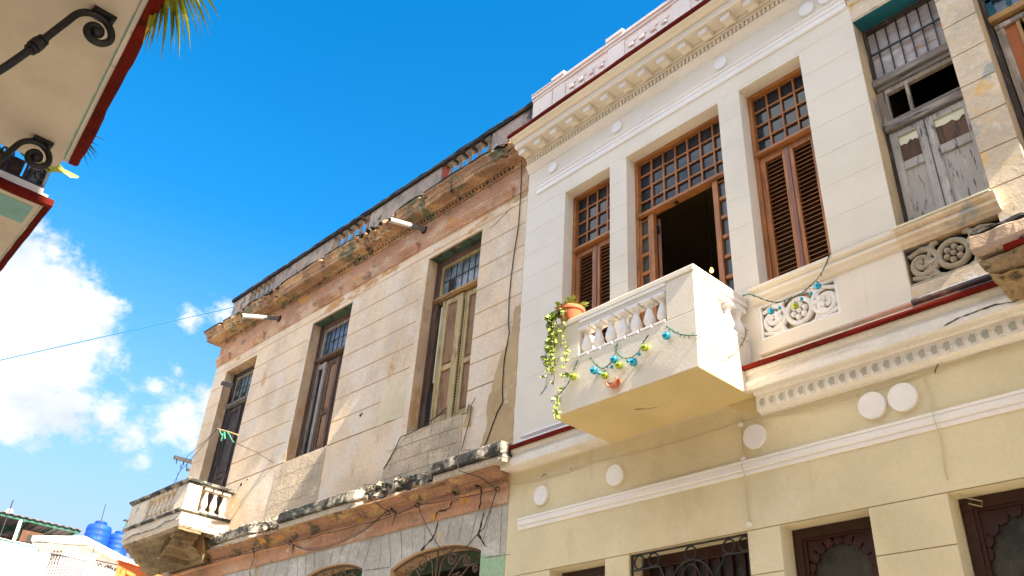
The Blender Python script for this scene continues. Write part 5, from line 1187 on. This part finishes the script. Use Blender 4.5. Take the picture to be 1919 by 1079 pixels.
pts = [(-.03, .13), (.0, .10), (.09, .09), (.13, .11), (.17, .085), (.20, .10), (.25, .115), (.31, .10), (.355, .125), (.36, .155), (.32, .165), (.28, .16), (.265, .14), (.22, .165), (.16, .16), (.12, .175), (.05, .16)]
b.add([(0.02 * math.sin(k * 1.1), y, z + .035) for k, (y, z) in enumerate(pts)] + [(.03, .16, .165)], [(k, (k + 1) % len(pts), len(pts)) for k in range(len(pts))])
b.build('leaf', M['leaf'], lp)
b = MB()
for k in range(40): leaf_at(b, Vector((-.55 + random.uniform(-.1, .1), random.uniform(-.35, .15), random.uniform(.48, .62))), rnd(1) + Vector((.5, .3, 0)), (0, 0, 1), .09)
b.build('leaves', M['leaf'], lp)

# ------------------------------------------------------------------ string lights and baubles
def lights(name, label, pts, prongs=26, out=(0, -1, 0), mt='green_wire'):
    P = [Vector(q) for q in pts]; Q = []
    for i in range(len(P) - 1):      # smooth through the points
        p0, p1, p2, p3 = P[max(i - 1, 0)], P[i], P[i + 1], P[min(i + 2, len(P) - 1)]
        for k in range(6):
            t = k / 6; Q.append(.5 * ((2 * p1) + (p2 - p0) * t + (2 * p0 - 5 * p1 + 4 * p2 - p3) * t * t + (3 * p1 - p0 - 3 * p2 + p3) * t ** 3))
    Q.append(P[-1]); mb = MB()
    for ph in (0, PI):
        mb.tube([q + Vector((math.cos(i * 1.3 + ph), math.sin(i * 1.7 + ph), math.sin(i * 1.3 + ph))) * .0035 for i, q in enumerate(Q)], .0032, 5)
    for k in range(prongs):
        i = int((k + .5) * (len(Q) - 1) / prongs); d_ = (rnd(1) + Vector(out) * .4 + Vector((0, 0, -.3))).normalized()
        mb.tube([Q[i], Q[i] + d_ * .032], .0042, 5, .5)
    o = mb.build(name, M[mt]); tag(o, label, 'string lights'); return o
yf = 6.5 - .887
random.seed(9)
lights('string_lights', 'green string lights draped in two swags below the cream balcony balusters',
       [(-5.26, yf, 5.52), (-5.247, yf, 5.50), (-5.196, yf, 5.426), (-5.095, yf, 5.346), (-4.996, yf, 5.371), (-4.935, yf, 5.453), (-4.90, yf, 5.54), (-4.935, yf, 5.50), (-4.863, yf, 5.399), (-4.757, yf, 5.347), (-4.652, yf, 5.368), (-4.58, yf, 5.454), (-4.515, yf, 5.51)], 22)
lights('string_lights', 'green string lights dangling loose from the left front corner of the balcony', [(-5.44, yf, 5.55), (-5.506, yf, 5.431), (-5.569, yf, 5.324), (-5.686, yf, 5.243), (-5.784, yf - .02, 5.182)], 9)
lights('string_lights', 'green string lights wrapped around the right front corner of the balcony', [(-4.30, yf, 5.53), (-4.203, yf, 5.43), (-4.099, yf, 5.363), (-3.965, yf, 5.31)], 8)
xs = -3.975 + .02
lights('string_lights', 'golden string lights sagging across the bright right side of the balcony', [(-3.965, yf, 5.31), (xs, 6.5 - .805, 5.287), (xs, 6.5 - .712, 5.239), (xs + .01, 6.5 - .542, 5.225), (xs, 6.5 - .388, 5.300), (xs, 6.5 - .218, 5.464), (xs + .02, 6.5 - .14, 5.60), (xs + .02, 6.5 - .13, 5.70)], 16, (1, 0, 0), 'gold_wire')
yw = 6.5 - .075
lights('string_lights', 'green string lights looping from the window sill corner over the white carved grille', [(-3.001, yw - .02, 6.15), (-3.047, yw - .02, 6.065), (-3.14, yw, 5.975), (-3.228, yw, 5.92), (-3.348, yw, 5.866), (-3.463, yw, 5.863), (-3.58, yw, 5.866), (-3.702, yw, 5.931), (-3.857, yw - .03, 6.048), (-3.94, yw - .04, 6.06)], 12)
def bauble(proto, name, x, y, z, r, mt, label, group):
    if proto is None:
        e = empty(name, (x, y, z)); q = MB(); q.lathe([(max(r * math.sin(PI * i / 14), .0004), -r * math.cos(PI * i / 14)) for i in range(15)], (0, 0, 0), 22); q.build('ball', M[mt], e, smooth=True)
        q = MB(); q.lathe([(r * .22, r * .95), (r * .22, r * 1.22), (r * .1, r * 1.25)], (0, 0, 0), 10); q.tube([(0, 0, r * 1.2), (0, 0, r * 1.7)], .0018, 4); q.build('cap', M['gold_wire'], e)
    else: e = copy_tree(proto, loc=(x, y, z))
    tag(e, label, 'bauble', group); return e
yb = 6.5 - .915
G1 = 'teal and green baubles hanging from the string lights'
T_ = None
for (x, z, lab) in ((-5.189, 5.343, 'large teal bauble at the left end of the balcony swags'), (-4.923, 5.376, 'large teal bauble where the two swags of lights meet'), (-4.683, 5.271, 'large teal bauble hanging low under the right swag'), (-4.283, 5.411, 'large teal bauble hanging alone beside the balcony corner pier')):
    o = bauble(T_, 'bauble', x, yb, z, .040, 'teal_bauble', lab, G1); T_ = T_ or o
Gr = None
for (x, z, lab) in ((-5.044, 5.245, 'large green bauble hanging lowest above the clay spout'), (-4.861, 5.295, 'large green bauble between two large teal ones near the middle'), (-4.541, 5.378, 'large green bauble at the right end of the balcony swags'), (-5.472, 5.366, 'large olive green bauble hanging under the trailing vine')):
    o = bauble(Gr, 'bauble', x, yb, z, .039, 'green_bauble', lab, G1); Gr = Gr or o
S_ = None
for (x, z, lab) in ((-5.126, 5.297, 'tiny teal bauble just right of the leftmost large teal one'), (-4.964, 5.312, 'tiny teal bauble right under the swag of lights near the middle'), (-4.757, 5.309, 'tiny teal bauble at the lowest point of the right swag'), (-4.62, 5.337, 'tiny teal bauble left of the rightmost green one on the swags')):
    o = bauble(S_, 'bauble', x, yb + .012, z, .0175, 'teal_bauble', lab, G1); S_ = S_ or o
for (x, z, k, lab) in ((-3.169, 5.874, 0, 'large teal bauble under the window sill at the right of the carved grille'), (-3.667, 5.796, 0, 'large teal bauble over the left part of the carved grille'), (-3.414, 5.756, 1, 'green bauble hanging over the middle of the carved grille'),
                       (-3.244, 5.821, 2, 'tiny teal bauble beside the large teal one over the grille'), (-3.344, 5.803, 2, 'tiny teal bauble above right of the green one on the grille'), (-3.577, 5.796, 2, 'tiny teal bauble left of the green one on the grille')):
    e = copy_tree((T_, Gr, S_)[k], loc=(x, 6.5 - .085, z)); tag(e, lab, 'bauble', G1)
    if k < 2: e.scale = (.85, .85, .85)

# ------------------------------------------------------------------ far end of the street
def thing(name, label, cat): o = empty(name); tag(o, label, cat); return o
t = thing('white_house', 'low white flat-roofed house with scrolled railings beyond the old balcony', 'house')
RF = [(-37.5, 8.5), (-35.65, 9.89), (-37.35, 11.85), (-39.2, 13.9), (-42.5, 12.8), (-41.0, 9.8)]
b = MB(); b.zprism(RF, 9.42, 9.6); b.build('roof', M['bg_white'], t)
b = MB(); b.zprism([(-37.7, 8.95), (-36.15, 9.95), (-37.8, 11.85), (-39.4, 13.6), (-42, 12.5), (-40.8, 9.9)], 0, 9.42); b.build('wall', M['bg_pink'], t)
b = MB()
u = Vector((1.55, 1.0, 0)).normalized(); nn_ = Vector((1.0, -1.55, 0)).normalized() * .03
for i in range(3):
    for j in range(4):
        p = Vector((-37.7, 8.95, 8.65 + .14 * j)) + u * (0.70 + .16 * i) + nn_
        b.add([p, p + u * .10, p + u * .05 + Vector((0, 0, .09))], ((0, 1, 2),))
b.build('breeze_blocks', M['bg_brown'], t)
b = MB(); b.box(-37.9, -29.72, 6.0, 7.42, 0, 7.5); b.build('terrace_wall', M['bg_white'], t)
b = MB(); b.box(-38, -29.8, 7.421, 11.0, 0, 6.7); b.build('terrace', M['bg_white'], t)
b = MB(); b.box(-30.15, -29.95, 8.60, 8.82, 6.7, 7.80); b.box(-30.2, -29.9, 8.55, 8.87, 7.8, 7.84); b.build('gate_pier', M['bg_white'], t)
b = MB()
for k in range(13): y = 7.52 + k * .085; b.tube([(-30.02, y, 6.7), (-30.02, y, 7.60)], .015, 4)
b.tube([(-30.02, 7.45, 7.6), (-30.02, 8.6, 7.6)], .014, 4); b.tube([(-30.02, 7.45, 6.85), (-30.02, 8.6, 6.85)], .012, 4)
b.build('bar_railing', M['iron'], t)
b = MB(); b.tube([(-30.02, 8.84, 7.68), (-30.02, 10.0, 7.68)], .014, 4)
for k in range(3):
    yc = 8.98 + k * .34
    for sg in (1, -1):
        b.tube([(-30.02, p[0], p[1]) for p in scroll(yc + sg * .07, 7.55, .07, 1.4, PI / 2, sg, .2, 14)], .015, 4)
        b.tube([(-30.02, yc + sg * .14, 7.55), (-30.02, yc + sg * .12, 7.3), (-30.02, yc, 7.05), (-30.02, yc - sg * .05, 6.75)], .015, 4)
b.build('scroll_railing', M['iron'], t)
t = thing('aqua_house', 'pale aqua wall end in front of the brown shack', 'house')
b = MB(); b.prism([(-38, 0), (-32.3, 0), (-32.3, 8.16), (-33, 8.25), (-38, 8.35)], 5.0, 7.62); b.build('wall', M['bg_aqua'], t)
b = MB(); b.box(-38, -32.25, 4.9, 7.66, 8.17, 8.20); b.v = [(v[0], v[1], v[2] + (-.0355 * (v[0] + 32.3))) for v in b.v]; b.build('roof_edge', M['bg_white'], t)
t = thing('orange_house', 'bright orange house wall right below the old corner balcony', 'house')
b = MB(); b.zprism([(-27.0, 8.62), (-27.5, 10.6), (-31, 12), (-30.5, 10.2)], 0, 7.16); b.build('wall', M['bg_orange'], t)
b = MB(); b.zprism([(-26.95, 8.58), (-27.45, 10.65), (-27.6, 10.65), (-27.1, 8.58)], 7.161, 7.2); b.build('coping', M['bg_orange'], t)
t = thing('brown_shack', 'brown rooftop shack under a corrugated sheet canopy on green beams', 'shack')
b = MB(); b.box(-44, -40.3, 8.7, 9.55, 0, 10.35); b.box(-46, -42, 4, 8.7, 0, 10.3); b.build('wall', M['bg_brown'], t)
b = MB(); b.box(-40.3, -40.28, 8.95, 9.25, 9.3, 10.2); b.build('door', M['room_dark'], t)
b = MB(); n = 40
for k in range(n):
    y0, y1 = 5.0 + 5.95 * k / n, 5.0 + 5.95 * (k + 1) / n; z = lambda y: 10.80 + (.03 if int(y * 6.7) % 2 else 0)
    b.add([(-40.15 - .0 * y0, y0, z(y0)), (-40.15, y1, z(y0)), (-44.5, y1, z(y0) - .1), (-44.5, y0, z(y0) - .1), (-40.15, y0, z(y0) + .03), (-40.15, y1, z(y0) + .03), (-44.5, y1, z(y0) - .07), (-44.5, y0, z(y0) - .07)], ((0, 1, 2, 3), (7, 6, 5, 4), (0, 1, 5, 4), (1, 2, 6, 5), (0, 4, 7, 3)))
b.build('canopy', M['bg_sheet'], t)
b = MB(); b.box(-40.35, -40.25, 5, 10.9, 10.68, 10.79); b.box(-42.3, -42.2, 5, 10.8, 10.6, 10.74)
for y in (6.2, 7.4, 8.6, 9.8, 10.7): b.box(-44.3, -40.26, y, y + .07, 10.64, 10.72)
b.build('beams', M['bg_green'], t)
b = MB(); b.tube([(-40.3, 8.52, 8.0), (-40.3, 8.50, 10.7)], .07, 8); b.build('post', M['bg_white'], t)
b = MB(); b.tube(sag([(-40.2, 8.55, 10.6), (-40.2, 8.6, 9.95), (-40.2, 8.5, 9.85), (-40.2, 8.58, 10.5)], .02), .012, 5); b.build('hose', M['bg_green'], t)
def tank(x, y, z, r, h, lab, cm='tank'):
    e = empty('water_tank', (x, y, z)); tag(e, lab, 'water tank')
    prof = [(r * .98, 0), (r, .05)]
    for k in range(4): zz = h * (.18 + .19 * k); prof += [(r, zz), (r * 1.02, zz + .02), (r * 1.02, zz + .05), (r, zz + .07)]
    prof += [(r, h * .86), (r * .93, h * .92), (r * .55, h * .985), (r * .5, h)]
    q = MB(); q.lathe(prof, (0, 0, 0), 28); q.build('body', M[cm], e, smooth=True)
    q = MB(); q.lathe([(r * .46, h), (r * .5, h + .015), (r * .5, h + .07), (r * .44, h + .095), (.01, h + .10)], (0, 0, 0), 22); q.build('lid', M[cm], e, smooth=True); return e
a1 = tank(-38.35, 11.08, 9.601, .49, 1.20, 'larger blue plastic water tank on the white roof, left of its twin')
tag(a1, group='blue water tanks on the white roof')
a2 = tank(-38.75, 12.10, 9.601, .46, 1.08, 'smaller blue plastic water tank on the white roof, nearer the old balcony'); tag(a2, group='blue water tanks on the white roof')
e = tank(-46.2, 9.13, 10.3, .28, 2.0, 'small cream roof tank showing above the sheet canopy', 'tank_cream')
b = MB(); b.tube([(-30, 5.91, 6.5), (-30, 5.92, 8.9)], .018, 6); tag(b.build('antenna_pole', M['iron']), 'thin metal pole standing at the far left in front of the canopy', 'pole')
b = MB(); b.tube([(-35.2, 10.28, 6.7), (-35.3, 10.22, 9.3), (-35.4, 10.18, 10.9)], .016, 6); tag(b.build('antenna_pole', M['iron']), 'thin metal pole rising in front of the blue tanks', 'pole')
t = thing('utility_pole', 'power pole crossarm with insulators peeking out behind the old house', 'utility pole')
b = MB(); b.tube([(-24.4, 9.25, 0), (-24.4, 9.25, 9.95)], .12, 10); b.build('pole', M['wood_dark'], t)
b = MB(); b.box(-24.14, -24.05, 8.36, 10.1, 9.60, 9.70); b.v = [(v[0], v[1], v[2] + (v[1] - 8.4) * .02) for v in b.v]; b.box(-24.13, -24.06, 8.80, 9.8, 9.38, 9.44); b.build('crossarm', M['iron'], t)
b = MB()
for (y, z) in ((8.46, 9.52), (8.66, 9.53), (8.62, 9.42), (8.8, 9.40), (8.78, 9.50)): b.tube([(-24.1, y, z + .08), (-24.1, y, z), (-24.1, y + .03, z - .03)], .014, 5)
b.build('insulators', M['iron'], t, smooth=True)
t = thing('street_lamp', 'small dark lamp head on a bent pole beside the blue tanks', 'street lamp')
b = MB(); b.tube([(-41.5, 12.98, 9.6), (-41.5, 13.0, 11.5), (-41.5, 13.12, 11.94)], .035, 6); b.build('pole', M['bg_green'], t); b = MB(); b.box(-41.6, -41.4, 12.93, 13.30, 11.95, 12.01); b.build('lamp_head', M['iron'], t, bevel=.01)
b = MB(); A = Vector((-17.05, 6.34, 11.02)); C_ = Vector((-28, -3, 11.0)); b.tube(sag([A, Vector((-20.0, 2.72, 9.24)), Vector((-24, -2.0, 7.6))], .0, 20), .010, 6)
tag(b.build('blue_cable', M['cable_blue']), 'blue cable crossing the sky from the old parapet corner', 'cable')
b = MB(); b.tube(sag([(-31.9, 5.5, 8.05), (-29.8, 7.3, 7.86)], .02), .012, 5); b.tube(sag([(-31.5, 5.0, 7.65), (-29.6, 7.0, 7.80), (-29.0, 8.5, 7.9)], .02), .010, 5); tag(b.build('low_wires', M['cable']), 'dark wires crossing in front of the aqua wall', 'wires')
